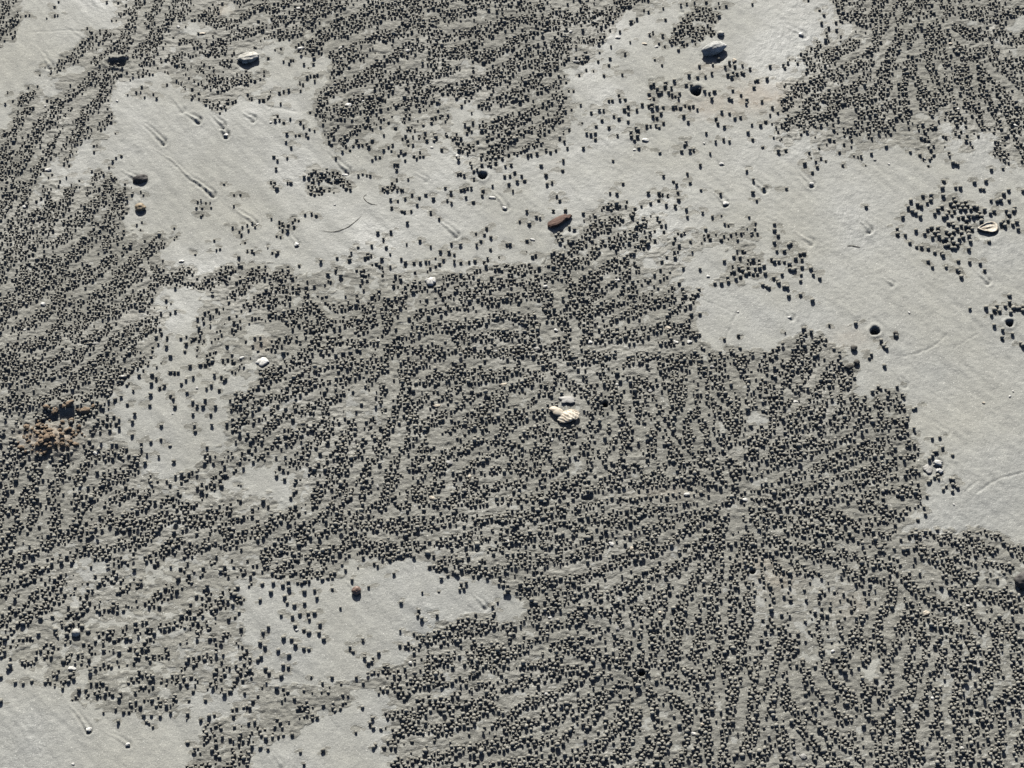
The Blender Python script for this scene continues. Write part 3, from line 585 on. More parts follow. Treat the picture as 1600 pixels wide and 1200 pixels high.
def bump(nt, p, src, strength, dist, prev=None):
    b = node(nt, 'ShaderNodeBump'); b.inputs['Strength'].default_value = strength; b.inputs['Distance'].default_value = dist
    nt.links.new(src, b.inputs['Height'])
    if prev is not None: nt.links.new(prev, b.inputs['Normal'])
    nt.links.new(b.outputs['Normal'], p.inputs['Normal']); return b.outputs['Normal']

def sand_material():
    m, nt, p = new_mat('beach_sand', (.35, .35, .31), .82, .3)
    co = node(nt, 'ShaderNodeTexCoord').outputs['Object']
    big = noise_node(nt, co, 9, 3); mid = noise_node(nt, co, 90, 3); grain = noise_node(nt, co, 1500, 2, .7); spk = noise_node(nt, co, 900, 1)
    dry = ramp(nt, big.outputs['Fac'], [(.30, (.310, .318, .306)), (.5, (.350, .353, .328)), (.72, (.385, .383, .345))]).outputs['Color']
    dry = mix(nt, .55, dry, ramp(nt, mid.outputs['Fac'], [(.3, (.80, .80, .80)), (.7, (1.12, 1.12, 1.10))]).outputs['Color'], 'MULTIPLY')
    wet = ramp(nt, mid.outputs['Fac'], [(.3, (.188, .186, .165)), (.7, (.268, .265, .234))]).outputs['Color']
    a1 = node(nt, 'ShaderNodeAttribute', attribute_name='worked'); a2 = node(nt, 'ShaderNodeAttribute', attribute_name='ochre')
    rag = noise_node(nt, co, 520, 2, .6)
    ad = node(nt, 'ShaderNodeMath', operation='MULTIPLY_ADD'); nt.links.new(rag.outputs['Fac'], ad.inputs[0]); ad.inputs[1].default_value = 1.1; nt.links.new(a1.outputs['Fac'], ad.inputs[2])
    wk = ramp(nt, ad.outputs[0], [(.90, (0, 0, 0)), (1.0, (1, 1, 1))])
    wk.color_ramp.elements[0].position = .88
    c = mix(nt, wk.outputs['Color'], dry, wet)
    c = mix(nt, a2.outputs['Fac'], c, (.40, .315, .235))
    c = mix(nt, .75, c, ramp(nt, grain.outputs['Fac'], [(.28, (.42, .42, .42)), (.5, (1, 1, 1)), (.75, (1.35, 1.34, 1.30))]).outputs['Color'], 'MULTIPLY')
    c = mix(nt, ramp(nt, spk.outputs['Fac'], [(.67, (0, 0, 0)), (.75, (1, 1, 1))]).outputs['Color'], c, (.66, .65, .60))
    nt.links.new(ramp(nt, big.outputs['Fac'], [(.35, (.5, .5, .5)), (.6, (.82, .82, .82))]).outputs['Color'], p.inputs['Roughness'])
    nt.links.new(c, p.inputs['Base Color'])
    fine_ = noise_node(nt, co, 700, 3, .65); n2 = noise_node(nt, co, 330, 2)
    b0 = bump(nt, p, noise_node(nt, co, 150, 3, .6).outputs['Fac'], .35, .0012)
    b1 = bump(nt, p, n2.outputs['Fac'], .45, .0006, b0)
    b2 = bump(nt, p, fine_.outputs['Fac'], .45, .0004, b1)
    mp = node(nt, 'ShaderNodeMapping'); mp.inputs['Scale'].default_value = (250, 440, 300); nt.links.new(co, mp.inputs['Vector'])
    wv = noise_node(nt, mp.outputs['Vector'], 1.0, 3, .6)
    hm = node(nt, 'ShaderNodeMath', operation='MULTIPLY'); nt.links.new(wv.outputs['Fac'], hm.inputs[0]); nt.links.new(a1.outputs['Fac'], hm.inputs[1])
    bump(nt, p, hm.outputs[0], .8, .0010, b2)
    return m
def pellet_material():
    m, nt, p = new_mat('pellet_sand', (.2, .19, .165), .9, .2)
    co = node(nt, 'ShaderNodeTexCoord').outputs['Object']
    geo = node(nt, 'ShaderNodeNewGeometry')
    oi = geo.outputs['Random Per Island']
    g = noise_node(nt, co, 1300, 2, .7)
    c = ramp(nt, oi, [(0, PEL_LO), (1, PEL_HI)]).outputs['Color']
    c = mix(nt, .6, c, ramp(nt, g.outputs['Fac'], [(.3, (.65, .65, .65)), (.7, (1.25, 1.25, 1.2))]).outputs['Color'], 'MULTIPLY')
    nt.links.new(c, p.inputs['Base Color'])
    bump(nt, p, g.outputs['Fac'], .6, .0005)
    return m
def mottled(name, lo, hi, scale, rough=.7, spec=.3, bs=.5, bd=.0006):
    m, nt, p = new_mat(name, hi, rough, spec)
    co = node(nt, 'ShaderNodeTexCoord').outputs['Object']
    g = noise_node(nt, co, scale, 4, .65)
    nt.links.new(ramp(nt, g.outputs['Fac'], [(.33, lo), (.67, hi)]).outputs['Color'], p.inputs['Base Color'])
    bump(nt, p, noise_node(nt, co, scale * 2.2, 3, .6).outputs['Fac'], bs, bd)
    return m
PEL_LO, PEL_HI = (.235, .226, .198), (.41, .395, .345)
M_SAND = sand_material(); M_PEL = pellet_material()
M_CLOD = mottled('brown_clod_sand', (.155, .115, .08), (.39, .30, .215), 170, .92, .15)
M_DARKCLOD = mottled('dark_clod_sand', (.11, .105, .095), (.20, .19, .165), 500, .92, .15)
M_WHITE = mottled('white_shell', (.46, .45, .41), (.80, .79, .75), 240, .5, .4, .3, .0003)
M_CREAM = mottled('cream_shell', (.36, .29, .21), (.76, .70, .58), 300, .55, .4, .4, .0004)
M_GREYSH = mottled('grey_shell', (.24, .235, .22), (.46, .45, .42), 220, .6, .35, .4, .0004)
M_STONE = mottled('crusted_grey_stone', (.26, .27, .255), (.78, .77, .73), 110, .85, .25, .9, .0015)
M_PALE = mottled('pale_stone', (.34, .33, .29), (.74, .72, .66), 160, .75, .25, .6, .0008)
M_TAN = mottled('tan_pebble', (.20, .155, .10), (.42, .34, .23), 180, .6, .35)
M_DARK = mottled('dark_pebble', (.055, .052, .05), (.15, .14, .13), 220, .7, .3)
M_RED = mottled('reddish_pebble', (.11, .06, .045), (.42, .30, .24), 160, .5, .4)
M_WOOD, _nt, _p = new_mat('weathered_bark', (.2, .12, .09), .8, .2)
_co = node(_nt, 'ShaderNodeTexCoord').outputs['Object']
_mp = node(_nt, 'ShaderNodeMapping'); _mp.inputs['Scale'].default_value = (90, 420, 420); _nt.links.new(_co, _mp.inputs['Vector'])
_g = noise_node(_nt, _mp.outputs['Vector'], 1.0, 4, .65)
_nt.links.new(ramp(_nt, _g.outputs['Fac'], [(.3, (.085, .052, .042)), (.7, (.20, .135, .11))]).outputs['Color'], _p.inputs['Base Color'])
bump(_nt, _p, _g.outputs['Fac'], .8, .0008)
M_FIBRE, _, _ = new_mat('root_fibre', (.10, .085, .06), .8, .2)

# ---------------------------------------------------------------- mesh helpers
def fast_mesh(name, V, F, mat, smooth=True):
    "mesh from numpy arrays: V n x 3, F m x k"
    me = bpy.data.meshes.new(name)
    V = np.asarray(V, np.float32); F = np.asarray(F, np.int32); k = F.shape[1]
    me.vertices.add(len(V)); me.vertices.foreach_set('co', V.ravel())
    me.loops.add(F.size); me.loops.foreach_set('vertex_index', F.ravel())
    me.polygons.add(len(F)); me.polygons.foreach_set('loop_start', np.arange(0, F.size, k, dtype=np.int32))
    me.update(calc_edges=True)
    me.polygons.foreach_set('use_smooth', np.full(len(F), smooth))
    me.materials.append(mat); me.validate()
    return me
def py_mesh(name, V, F, mat, smooth=True):
    me = bpy.data.meshes.new(name); me.from_pydata(V, [], F); me.update()
    bm = bmesh.new(); bm.from_mesh(me); bmesh.ops.recalc_face_normals(bm, faces=bm.faces); bm.to_mesh(me); bm.free()
    for p in me.polygons: p.use_smooth = smooth
    me.materials.append(mat); return me
def link(name, me, parent=None, label=None, cat=None, group=None, kind=None):
    o = bpy.data.objects.new(name, me); COL.objects.link(o)
    if parent: o.parent = parent
    if label: o['label'] = label
    if cat: o['category'] = cat
    if group: o['group'] = group
    if kind: o['kind'] = kind
    return o
def place(o, u, v, lift=0., rz=0., tilt=(0, 0), scale=None):
    x, y = to_ground(u, v)
    o.location = (x, y, hgt(u, v) + lift); o.rotation_euler = (tilt[0], tilt[1], rz)
    if scale is not None: o.scale = scale if hasattr(scale, '__len__') else (scale,) * 3
    return o
def ico(sub):
    bm = bmesh.new(); bmesh.ops.create_icosphere(bm, subdivisions=sub, radius=1.0)
    bm.verts.ensure_lookup_table()
    V = np.array([v.co[:] for v in bm.verts]); F = np.array([[v.index for v in f.verts] for f in bm.faces]); bm.free()
    return V, F
def lump(seed, sub, amp, freq, flat=1.0):
    V, F = ico(sub); out = []
    for p in V:
        q = Vector(p); n = mnoise.noise(q * freq + Vector((seed * 7.3, seed * 1.7, seed * 3.1))) + .5 * mnoise.noise(q * freq * 2.3 + Vector((seed, 9, seed * 2)))
        out.append(q * (1 + amp * n))
    V = np.array([v[:] for v in out]); V[:, 2] *= flat
    return V, F

# ---------------------------------------------------------------- the sand
HZ = np.zeros((len(YS), len(XS))); HZ[NF:-NF, NF:-NF] = H
def spread_edge(A, B):
    B[NF:-NF, NF:-NF] = A
    B[:NF, NF:-NF] = A[0:1]; B[-NF:, NF:-NF] = A[-1:]; B[:, :NF] = B[:, NF:NF + 1]; B[:, -NF:] = B[:, -NF - 1:-NF]
    return B
WK = spread_edge(S, np.zeros(HZ.shape)); OC = spread_edge(tan, np.zeros(HZ.shape)); HZ = spread_edge(H, HZ)
fadex = np.minimum(np.arange(len(XS)), np.arange(len(XS))[::-1]); fadey = np.minimum(np.arange(len(YS)), np.arange(len(YS))[::-1])
ff = np.clip((np.minimum(fadey[:, None], fadex[None, :]) - NF + 3) / 3.0, 0, 1); HZ *= ff; WK = WK * ff + .45 * (1 - ff)
BX, BY = np.meshgrid(XS, YS)
nx_, ny_ = len(XS), len(YS)
idx = np.arange(nx_ * ny_).reshape(ny_, nx_)
quads = np.stack([idx[:-1, :-1], idx[:-1, 1:], idx[1:, 1:], idx[1:, :-1]], -1).reshape(-1, 4)
me = fast_mesh('beach_sand', np.stack([BX, BY, HZ], -1).reshape(-1, 3), quads, M_SAND)
for nm, A in (('worked', WK), ('ochre', OC)):
    at = me.attributes.new(nm, 'FLOAT', 'POINT'); at.data.foreach_set('value', A.ravel().astype(np.float32))
link('beach_sand', me, kind='structure', label='rippled grey beach sand worked over by feeding crabs')
print('ground', nx_, ny_)

# ---------------------------------------------------------------- pellets
PV = [lump(s, 2, .26, 1.6, .92)[0] for s in range(6)]
PF = ico(2)[1]
def low_ball(seed):
    "six-sided ball of 30 triangles, its foot in the sand, uneven like a rolled crumb of wet sand"
    r = random.Random(seed); V = [(0, 0, 1.0)]; F = []
    for q, la in enumerate((48, 6, -46)):
        for i in range(6):
            a = math.radians(60 * i + 30 * (q % 2)) + r.uniform(-.12, .12); t = math.radians(la); s = r.uniform(.80, 1.15)
            V.append((s * math.cos(t) * math.cos(a), s * math.cos(t) * math.sin(a), s * math.sin(t)))
    for i in range(6):
        j = (i + 1) % 6; F.append((0, 1 + i, 1 + j))
        F += [(1 + i, 7 + i, 1 + j), (1 + j, 7 + i, 7 + j)]
        F += [(7 + i, 13 + (i + 1) % 6, 7 + j), (7 + i, 13 + i, 13 + (i + 1) % 6)]
    return np.array(V), np.array(F)
PVL = [low_ball(s + 20)[0] for s in range(8)]
PFL = low_ball(1)[1]
def rotz(V, a):
    c, s = math.cos(a), math.sin(a)
    return np.stack([V[:, 0] * c - V[:, 1] * s, V[:, 0] * s + V[:, 1] * c, V[:, 2]], -1)
allV, allF, off = [], [], 0
CHOSEN = ['right_cluster', 'right_edge', 'right_middle', 'right_burrow', 'right_lower', 'right_smooth', 'lower_middle', 'lower_left']
rest = list(fine)
for key, L in singles.items():
    if key not in CHOSEN: rest += L
rot_bank = [[rotz(V, a * 2.399) for a in range(12)] for V in PVL]
for (u, v, r) in rest:
    x, y = to_ground(u, v); rm = r * mpu(u, v)
    V = rot_bank[rng.randrange(8)][rng.randrange(12)] * np.array([rm * rng.uniform(.82, 1.2), rm * rng.uniform(.82, 1.15), rm * rng.uniform(.78, 1.05)])
    z = hgt(u, v) + rm * rng.uniform(.5, .92)
    if rng.random() < .10 and look(dens, u, v) > .8: z += rm * rng.uniform(.3, .8)
    allV.append(V + np.array([x, y, z])); allF.append(PFL + off); off += len(V)
me = fast_mesh('sand_pellets', np.concatenate(allV), np.concatenate(allF), M_PEL)
link('sand_pellets', me, kind='stuff', label='thousands of small dark sand pellets strewn in feeding trails', cat='pellets')
print('pellet mesh tris', len(me.polygons))

DIRS = ['right of', 'below right of', 'below', 'below left of', 'left of', 'above left of', 'above', 'above right of']
ONES = ['', 'first', 'second', 'third', 'fourth', 'fifth', 'sixth', 'seventh', 'eighth', 'ninth']
ORD = [''] + [w + ' ' for w in ONES[2:] + ['tenth', 'eleventh', 'twelfth', 'thirteenth', 'fourteenth', 'fifteenth', 'sixteenth', 'seventeenth', 'eighteenth', 'nineteenth']]
for t0, t1 in (('twentieth', 'twenty'), ('thirtieth', 'thirty'), ('fortieth', 'forty')):
    ORD += [t0 + ' '] + [f'{t1}-{w} ' for w in ONES[1:]]
def rank(pts, lu, lv):
    "for each point: which way it lies from a landmark and its place in line, counted outwards"
    out = {}; seen = {}
    for i in sorted(range(len(pts)), key=lambda i: math.hypot(pts[i][0] - lu, pts[i][1] - lv)):
        d = DIRS[int(((math.degrees(math.atan2(pts[i][1] - lv, pts[i][0] - lu)) + 360 + 22.5) % 360) // 45)]
        seen[d] = seen.get(d, -1) + 1; out[i] = (ORD[min(seen[d], len(ORD) - 1)], d)
    return out
FIELD = {   # what it is, landmark, where that is, group
 'right_cluster': ('coarse dark sand pellet', 'the cream oyster shell', 1543, 357, 'coarse pellets around the cream oyster shell'),
 'right_edge': ('coarse sand pellet', 'the open burrow at the right edge', 1577.5, 505.5, 'pellets by the burrow at the right edge'),
 'right_middle': ('sand pellet', 'the bare block of sand right of centre', 1140, 490, 'pellets about the bare block right of centre'),
 'right_burrow': ('sand pellet', 'the lone round burrow', 1367, 518, 'pellets around the lone burrow'),
 'right_lower': ('stray sand pellet', 'the paired white shell pieces', 1466, 728, 'pellets straggling at the right margin'),
 'right_smooth': ('lone sand pellet on smooth sand', 'the short straight root fibre', 1333, 386, 'lone pellets on the smooth sand'),
 'lower_middle': ('sand pellet in the thin scatter', 'the reddish pebble', 557, 925, 'pellets left of the reddish pebble'),
 'lower_left': ('stray sand pellet', 'the lower left scour chip', 140, 1141, 'pellets strayed onto the lower left sand'),
}
pel_me = [fast_mesh('sand_pellet', V, PF, M_PEL) for V in PV]
n = 0
for key in CHOSEN:
    what, mark, lu, lv, grp = FIELD[key]
    rk = rank(singles[key], lu, lv)
    for i, (u, v, r) in enumerate(singles[key]):
        rm = r * mpu(u, v)
        o = link('sand_pellet', pel_me[n % 6], label=f"{what}, {rk[i][0]}nearest {rk[i][1]} {mark}", cat='sand pellet', group=grp); n += 1
        place(o, u, v, rm * .72, rng.uniform(0, 6.28), (rng.uniform(-.3, .3), rng.uniform(-.3, .3)), (rm * rng.uniform(.92, 1.08), rm * rng.uniform(.92, 1.08), rm * rng.uniform(.9, 1.0)))
print('single pellets', n)

# ---------------------------------------------------------------- larger finds
def stone(name, u, v, w, d, h, rz, mat, seed, amp, freq, label, cat, sink=.35, sub=4, tilt=(0, 0)):
    k = mpu(u, v); V, F = lump(seed, sub, amp, freq)
    V = V * np.array([w * .5 * k, d * .5 * k, h * .5 * k])
    o = link(name, fast_mesh(name, V, F, mat), label=label, cat=cat)
    return place(o, u, v, h * .5 * k * (1 - 2 * sink * .5), rz, tilt)
stone('grey_stone', 1115, 79, 42, 21, 17, math.radians(24), M_STONE, 3, .16, 1.5, 'long crusted grey stone with a white top near the upper edge', 'stone', .25)
stone('small_pale_stone', 1126, 53, 11, 9, 7, .3, M_PALE, 9, .2, 1.5, 'small pale stone tucked just behind the long grey stone', 'stone', .3, 3)
stone('dark_stone', 1599, 908, 28, 26, 17, .5, M_DARK, 5, .25, 1.3, 'smooth dark stone cut by the right edge of the picture', 'stone', .3)
stone('dark_pebble', 219, 279, 24, 17, 13, .15, M_DARK, 12, .22, 1.3, 'dark round pebble half sunk in smooth sand at the upper left', 'pebble', .55)
stone('tan_pebble', 219, 324, 17, 14, 10, .1, M_TAN, 13, .22, 1.4, 'tan brown pebble with a sand tail below the half sunk dark pebble', 'pebble', .4)
stone('reddish_pebble', 557, 925, 15, 14, 12, .2, M_RED, 14, .14, 1.2, 'reddish brown pebble at the tip of a scour tail on smooth sand', 'pebble', .35)
stone('round_pale_pebble', 119, 990, 14, 13, 12, 0, M_PALE, 15, .08, 1.1, 'round pale pebble like a bead among pellets at the lower left', 'pebble', .2)

# pale stone with two pits
k = mpu(388, 91); V, F = lump(17, 4, .30, 1.8)
for c, rad, dep in (((.42, -.22, .75), .26, .20), ((-.05, -.45, .75), .20, .16), ((-.5, .2, .7), .18, .08)):
    c = np.array(c); d = np.linalg.norm(V - c, axis=1); V[:, 2] -= dep * np.exp(-(d / rad) ** 2)
o = link('pitted_pale_stone', fast_mesh('pitted_pale_stone', V * np.array([16 * k, 10.5 * k, 6.5 * k]), F, M_PALE), label='flat pale stone with two dark pits among pellets at the upper left', cat='stone')
place(o, 389, 92, 3.6 * k, .22, (-.22, 0))

# chip of bark
k = mpu(873, 343)
out = [(-20,-3),(-17,-8.5),(-8,-10),(2,-7.5),(10,-4),(15,-3),(21,1.5),(19.5,5),(14,4.5),(15,9),(8,10),(-2,8),(-12,6),(-18,3)]
nseg = len(out); V = []; rings = [(1.0, -1.6), (1.06, .4), (.98, 2.2), (.72, 3.4), (.38, 3.9)]
for s_, z in rings:
    for i, (x, y) in enumerate(out):
        V.append((x * s_ * k + .7 * k * math.sin(i * 5.1 + s_ * 9), y * s_ * k + .5 * k * math.sin(i * 3.7 + s_ * 5), (z + .05 * x + 1.1 * mnoise.noise(Vector((x * .22, y * .22, s_ * 3)))) * k))
F = []
for a in range(len(rings) - 1):
    for i in range(nseg):
        j = (i + 1) % nseg; F.append((a * nseg + i, a * nseg + j, (a + 1) * nseg + j, (a + 1) * nseg + i))
F.append(tuple(range(nseg))[::-1]); F.append(tuple((len(rings) - 1) * nseg + i for i in range(nseg)))
o = link('bark_chip', py_mesh('bark_chip', V, F, M_WOOD, False), label='reddish brown chip of bark lying on the sand above the middle', cat='bark chip')
place(o, 874, 345, 3.0 * k, math.radians(20), (math.radians(-14), 0))

# curved shell plate: polar grid over an outline, with ribs, thickness and dome
def shell_plate(name, mat, R, dome, thick, ribs=0, rib=.0, a0=0., a1=2 * math.pi, n=40, m=8, wob=.08, seed=1, lip=0.):
    V = []; F = []
    full = abs(a1 - a0 - 2 * math.pi) < 1e-6
    for side in (0, 1):
        for j in range(m + 1):
            t = .04 + .96 * j / m
            for i in range(n):
                a = a0 + (a1 - a0) * (i / n if full else i / (n - 1))
                rr_ = t * (1 + wob * mnoise.noise(Vector((math.cos(a) * 1.7, math.sin(a) * 1.7, seed * 3.3))) * 2)
                z = dome * (1 - t * t) + lip * math.exp(-((t - .8) / .13) ** 2)
                if ribs: z += rib * math.cos(ribs * a) * min(1, t * 1.6)
                z += .06 * dome * mnoise.noise(Vector((math.cos(a) * t * 4, math.sin(a) * t * 4, seed)))
                V.append((R[0] * rr_ * math.cos(a), R[1] * rr_ * math.sin(a), z - (thick if side else 0)))
    N = (m + 1) * n
    for side in (0, 1):
        for j in range(m):
            for i in range(n if full else n - 1):
                q = (i + 1) % n; b = side * N + j * n
                F.append((b + i, b + q, b + n + q, b + n + i))
        if full: F.append(tuple(side * N + i for i in range(n)))
    for i in range(n if full else n - 1):
        q = (i + 1) % n; F.append((m * n + i, m * n + q, N + m * n + q, N + m * n + i))
        if not full: F.append((i, q, N + q, N + i))
    if not full:
        for j in range(m):
            for i in (0, n - 1): F.append((j * n + i, (j + 1) * n + i, N + (j + 1) * n + i, N + j * n + i))
    return py_mesh(name, V, F, mat)
k = mpu(882, 648)
root = bpy.data.objects.new('ribbed_shell', None); COL.objects.link(root); root.empty_display_size = .01
root['label'] = 'broken cream shell with strong ribs half buried at the centre'; root['category'] = 'shell'
place(root, 882, 650, 0)
def rib_plate(name, mat, L, W, dome, thick, ribs, amp, skew, seed, nu=44, nv=16):
    "torn piece of a ribbed valve: a domed, corrugated sheet with a ragged outline"
    V = []; F = []
    for side in (0, 1):
        for j in range(nv + 1):
            for i in range(nu + 1):
                p = 2 * i / nu - 1; q = 2 * j / nv - 1
                e = 1 - .30 * abs(p) ** 3 + .16 * mnoise.noise(Vector((p * 2.5, q * 2.5, seed)))
                x = L * p * (1 - .22 * q * q + .10 * mnoise.noise(Vector((q * 3, seed, 2)))); y = W * q * e
                z = dome * (1 - .8 * p * p) * (1 - .7 * q * q) + amp * (.7 + .8 * mnoise.noise(Vector((p * 2, q * 2, seed + 9)))) * math.cos(ribs * math.pi * (p + skew * q + .22 * mnoise.noise(Vector((p * 3, q * 3, seed + 7)))))
                z += .5 * amp * mnoise.noise(Vector((p * 6, q * 6, seed + 4)))
                V.append((x, y, z - thick * side))
    N = (nu + 1) * (nv + 1)
    for side in (0, 1):
        for j in range(nv):
            for i in range(nu):
                a = side * N + j * (nu + 1) + i; F.append((a, a + 1, a + nu + 2, a + nu + 1))
    rim = [i for i in range(nu + 1)] + [j * (nu + 1) + nu for j in range(1, nv + 1)] + [nv * (nu + 1) + i for i in range(nu - 1, -1, -1)] + [j * (nu + 1) for j in range(nv - 1, 0, -1)]
    for a, c in zip(rim, rim[1:] + rim[:1]): F.append((a, c, N + c, N + a))
    return py_mesh(name, V, F, mat)
fan = link('ribbed_fan', rib_plate('ribbed_fan', M_CREAM, 18 * k, 11.5 * k, 3.6 * k, 1.4 * k, 5.2, .9 * k, .55, 3), root)
fan.location = (6 * k, -1 * k, 4.5 * k); fan.rotation_euler = (math.radians(-6), math.radians(-8), math.radians(14))
flap = link('smooth_flap', shell_plate('smooth_flap', M_CREAM, (13 * k, 8 * k), 3 * k, 1.6 * k, 0, 0, 0, 2 * math.pi, 28, 6, .16, 5), root)
flap.location = (-11 * k, 9 * k, 4.5 * k); flap.rotation_euler = (math.radians(-10), math.radians(4), math.radians(-22))
k = mpu(886, 622)
o = link('grey_shell_plate', shell_plate('grey_shell_plate', M_GREYSH, (13 * k, 7.5 * k), 1.6 * k, 1.2 * k, 0, 0, 0, 2 * math.pi, 26, 5, .3, 8), label='flat grey shell plate just above the ribbed cream shell', cat='shell')
place(o, 887, 624, 1.6 * k, -.1, (-.12, 0))

# oyster-like shell in the right patch: tear-shaped cup with a raised rim and a ridge
k = mpu(1543, 356)
root = bpy.data.objects.new('oyster_shell', None); COL.objects.link(root); root.empty_display_size = .01
root['label'] = 'cream oyster shell with a dark rim amid coarse pellets at the right'; root['category'] = 'shell'
place(root, 1543, 357, 0, math.radians(8))
def tear(name, mat, L, W, cup, z0, thick, seed, n=44, m=9):
    V = []; F = []
    for side in (0, 1):
        for j in range(m + 1):
            t = .05 + .95 * j / m
            for i in range(n):
                a = 2 * math.pi * i / n; wv = 1 + .06 * mnoise.noise(Vector((math.cos(a) * 2, math.sin(a) * 2, seed)))
                x = L * math.cos(a); y = W * math.sin(a) * (1 + .55 * math.cos(a)) / 1.25
                z = cup * t ** 2.5 + .25 * cup * math.sin(t * 16 + 1.5 * mnoise.noise(Vector((x / L * 3, y / W * 3, seed)))) * t
                z += .7 * cup * math.exp(-((y * t / W - .1 - .15 * x * t / L) / .16) ** 2) * (1 - t)
                V.append((x * t * wv, y * t * wv, z0 + z - thick * side))
    N = (m + 1) * n
    for side in (0, 1):
        for j in range(m):
            for i in range(n):
                q = (i + 1) % n; b = side * N + j * n; F.append((b + i, b + q, b + n + q, b + n + i))
        F.append(tuple(side * N + i for i in range(n)))
    for i in range(n):
        q = (i + 1) % n; F.append((m * n + i, m * n + q, N + m * n + q, N + m * n + i))
    return py_mesh(name, V, F, mat)
link('cupped_valve', tear('cupped_valve', M_CREAM, 16 * k, 11.5 * k, 2.6 * k, 1.8 * k, 1.5 * k, 2), root)
link('rim', tear('rim', M_DARK, 17.2 * k, 12.6 * k, 1.5 * k, .9 * k, 1.2 * k, 4), root)

# small domed white shells
for (u, v, w, d, hh, rz, lab, seed) in [
   (673, 437, 17, 15, 8, .1, 'domed white shell with a shaded hollow in its side above the left trail hub', 2),
   (410, 563, 22, 14, 6, .35, 'broken white shell in a scooped hollow left of the left trail hub', 3),
   (1465, 722, 15, 8, 5, -.3, 'upper curved white shell piece at the right margin of the big field', 4),
   (1468, 734, 12, 8, 5, .25, 'lower rounded white shell piece at the right margin of the big field', 5),
   (1450, 731, 17, 13, 4, -.7, 'broad pale shell flap left of the two white pieces at the right margin', 6)]:
    k = mpu(u, v)
    o = link('white_shell', shell_plate('white_shell', M_WHITE if seed < 6 else M_GREYSH, (w * .5 * k, d * .6 * k), hh * .6 * k, 1.0 * k, 9, .28 * k, 0, 2 * math.pi, 34, 8, .24, seed, .6 * k), label=lab, cat='shell')
    place(o, u, v + 2, 1.0 * k, rz, (-.15, 0))

# ---------------------------------------------------------------- shell chips and grit, one by one
def chip_mesh(name, mat, seed):
    r = random.Random(seed); n = r.choice((6, 7, 8)); V = []; F = []
    ang = sorted(r.uniform(0, 6.28) for _ in range(n))
    ang = [2 * math.pi * i / n + r.uniform(-.3, .3) for i in range(n)]; rad = [r.uniform(.72, 1.1) for _ in range(n)]
    rows = [(.5, .75), (.92, .45), (1.0, .1), (.9, -.35)]
    V.append((0, 0, .85))
    for t, z in rows:
        for a, q in zip(ang, rad): V.append((q * t * math.cos(a), q * t * math.sin(a), z + .18 * math.sin(a * 2 + seed)))
    for i in range(n):
        j = (i + 1) % n; F.append((0, 1 + i, 1 + j))
        for b in range(len(rows) - 1): F.append((1 + b * n + i, 1 + (b + 1) * n + i, 1 + (b + 1) * n + j, 1 + b * n + j))
    F.append(tuple(1 + (len(rows) - 1) * n + i for i in range(n)))
    return py_mesh(name, V, F, mat, False)
BANK = {nm: [chip_mesh('shell_chip', mt, s + 40 * q) for s in range(7)] for q, (nm, mt) in enumerate((('white', M_WHITE), ('cream', M_CREAM), ('grey', M_GREYSH)))}
rows = []
for (u, v, w, h, colr) in CHIPS:
    nm, lu, lv = min(LANDMARKS, key=lambda q: math.hypot(q[1] - u, q[2] - v))
    dname = DIRS[int(((math.degrees(math.atan2(v - lv, u - lu)) + 360 + 22.5) % 360) // 45)]
    rows.append((nm, dname, math.hypot(u - lu, v - lv), u, v, w, h, colr))
rows.sort(key=lambda q: (q[0], q[1], q[7], q[2]))
prev = None; cnt = 0
for i, (nm, dname, dd, u, v, w, h, colr) in enumerate(rows):
    cnt = cnt + 1 if prev == (nm, dname, colr) else 0; prev = (nm, dname, colr)
    word = 'large ' if w * h > 90 else ('tiny ' if w * h < 28 else '')
    lab = f"{word}{colr} shell chip, {ORD[cnt]}nearest {dname} {nm}"
    o = link('shell_chip', BANK[colr][i % 7], label=lab, cat='shell chip', group='shell chips on the sand')
    k = mpu(u, v); hz = max(.9, min(w, h) * .30)
    place(o, u, v + .5, hz * .35 * k, rng.uniform(-.35, .35), (rng.uniform(-.25, .1), rng.uniform(-.2, .2)), (w * .5 * k, h * .58 * k, hz * k))

# ---------------------------------------------------------------- clods of dug sand
clod_me = [fast_mesh('sand_clod', *lump(s + 60, 3, .60, 2.4, .75), M_CLOD) for s in range(6)]
rc = random.Random(5); made = []
while len(made) < 85:
    a = rc.uniform(0, 6.28); q = rc.random() ** .55
    u = 78 + 58 * q * math.cos(a); v = 683 + 29 * q * math.sin(a) - .12 * (u - 76); s = rc.choice((1.5, 1.9, 2.4, 3.0, 3.8, 4.8)) * (1.2 - .4 * q)
    if any(math.hypot(u - x, (v - y) * 1.2) < (s + t) * .75 for x, y, t in made): continue
    made.append((u, v, s))
rk = rank(made, 76, 685)
for i, (u, v, s) in enumerate(made):
    k = mpu(u, v)
    o = link('sand_clod', clod_me[i % 6], label=f"brown clod of dug-out sand, {rk[i][0]}nearest {rk[i][1]} the middle of the mound", cat='sand clod', group='brown clods on the mound')
    place(o, u, v, s * .55 * k, rc.uniform(0, 6), (rc.uniform(-.5, .5), rc.uniform(-.5, .5)), (s * k * rc.uniform(1, 1.35), s * k, s * k * rc.uniform(.75, 1)))
for i in range(7):                                    # the torn lip behind the pit
    u = 74 + i * 12.0; v = 640 + 5 * math.sin(i * 1.7); s = 4.0 + 1.4 * math.sin(i * 2.9); k = mpu(u, v)
    o = link('sand_clod', clod_me[(i + 2) % 6], label=ORD[i].strip().replace('', '') and f'{ORD[i]}clod from the left on the torn lip of the pit above the mound' or 'leftmost clod on the torn lip of the pit above the mound', cat='sand clod', group='clods on the pit lip')
    place(o, u, v, s * .5 * k, i * 1.3, (.2, 0), (s * 1.5 * k, s * k, s * .9 * k))
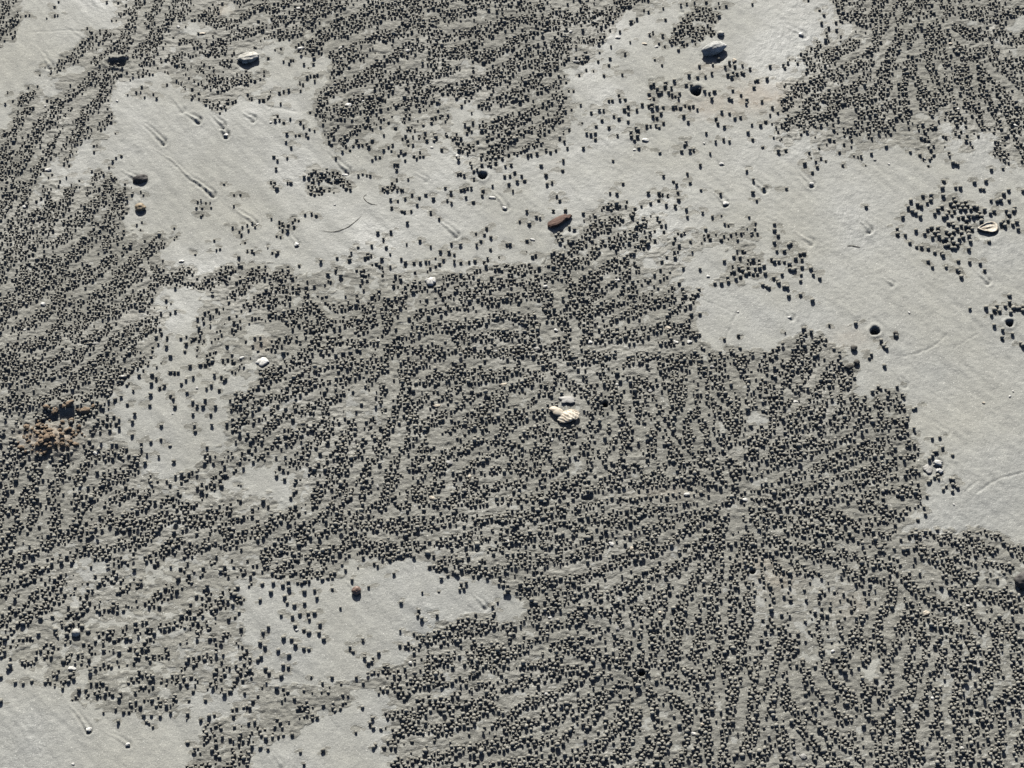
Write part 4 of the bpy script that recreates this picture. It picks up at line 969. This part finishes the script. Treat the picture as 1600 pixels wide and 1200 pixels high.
dk = [fast_mesh('dark_clod', *lump(s + 80, 3, .25, 1.7, .8), M_DARKCLOD) for s in range(3)]
for i, (u, v, s, lab) in enumerate([(1334, 547, 5.2, 'dark sand clod nearest below left of the lone round burrow'), (1338, 569, 5.0, 'dark sand clod between two others at the tip of the right field'),
        (1327, 576, 5.4, 'lowest dark sand clod at the tip of the right field'), (1399, 524, 4.2, 'dark crumbly clod right of the lone round burrow')]):
    k = mpu(u, v); o = link('dark_clod', dk[i % 3], label=lab, cat='sand clod')
    place(o, u, v - 1, s * .6 * k, i, (0, 0), (s * k, s * k, s * .9 * k))

# ---------------------------------------------------------------- root fibres and a twig
def tube(name, pts, r, mat, label, cat):
    P = []
    for i in range(len(pts) - 1):
        for q in range(6):
            t = q / 6.0; p0 = pts[max(i - 1, 0)]; p1 = pts[i]; p2 = pts[i + 1]; p3 = pts[min(i + 2, len(pts) - 1)]
            P.append(tuple(.5 * ((2 * p1[c]) + (-p0[c] + p2[c]) * t + (2 * p0[c] - 5 * p1[c] + 4 * p2[c] - p3[c]) * t * t + (-p0[c] + 3 * p1[c] - 3 * p2[c] + p3[c]) * t ** 3) for c in (0, 1)))
    P.append(pts[-1]); W = [Vector((*to_ground(*p), hgt(*p) + r * (1.2 + .6 * math.sin(i * .9)))) for i, p in enumerate(P)]
    base = W[0].copy(); V = []; F = []
    for i, p in enumerate(W):
        d = (W[min(i + 1, len(W) - 1)] - W[max(i - 1, 0)]).normalized(); s = d.cross(Vector((0, 0, 1))).normalized(); up = s.cross(d)
        rr_ = r * (1 - .75 * abs(2 * i / (len(W) - 1) - 1) ** 3)
        for q in range(6): V.append(tuple(p - base + (s * math.cos(q * math.pi / 3) + up * math.sin(q * math.pi / 3)) * rr_))
    for i in range(len(W) - 1):
        for q in range(6): F.append((i * 6 + q, i * 6 + (q + 1) % 6, i * 6 + 6 + (q + 1) % 6, i * 6 + 6 + q))
    F.append(tuple(range(6))); F.append(tuple((len(W) - 1) * 6 + q for q in range(6)))
    o = link(name, py_mesh(name, V, F, mat), label=label, cat=cat); o.location = base; return o
tube('root_fibre', [(565, 336), (553, 348), (540, 357), (523, 362), (503, 361)], .00024, M_FIBRE, 'thin dark root fibre curving over smooth sand left of the bark chip', 'root fibre')
tube('root_fibre', [(573, 303), (568, 308), (573, 315), (581, 319), (590, 320)], .00022, M_FIBRE, 'short hooked root fibre beside the small pellet cluster at the upper middle', 'root fibre')
tube('root_fibre', [(1323, 385), (1332, 384.5), (1344, 387)], .0003, M_FIBRE, 'short straight root fibre on the smooth sand left of the coarse pellet patch', 'root fibre')
tube('twig', [(344, 431), (350, 436), (357, 442)], .0011, M_DARK, 'short dark twig among pellets at the left, above the bare oval of sand', 'twig')
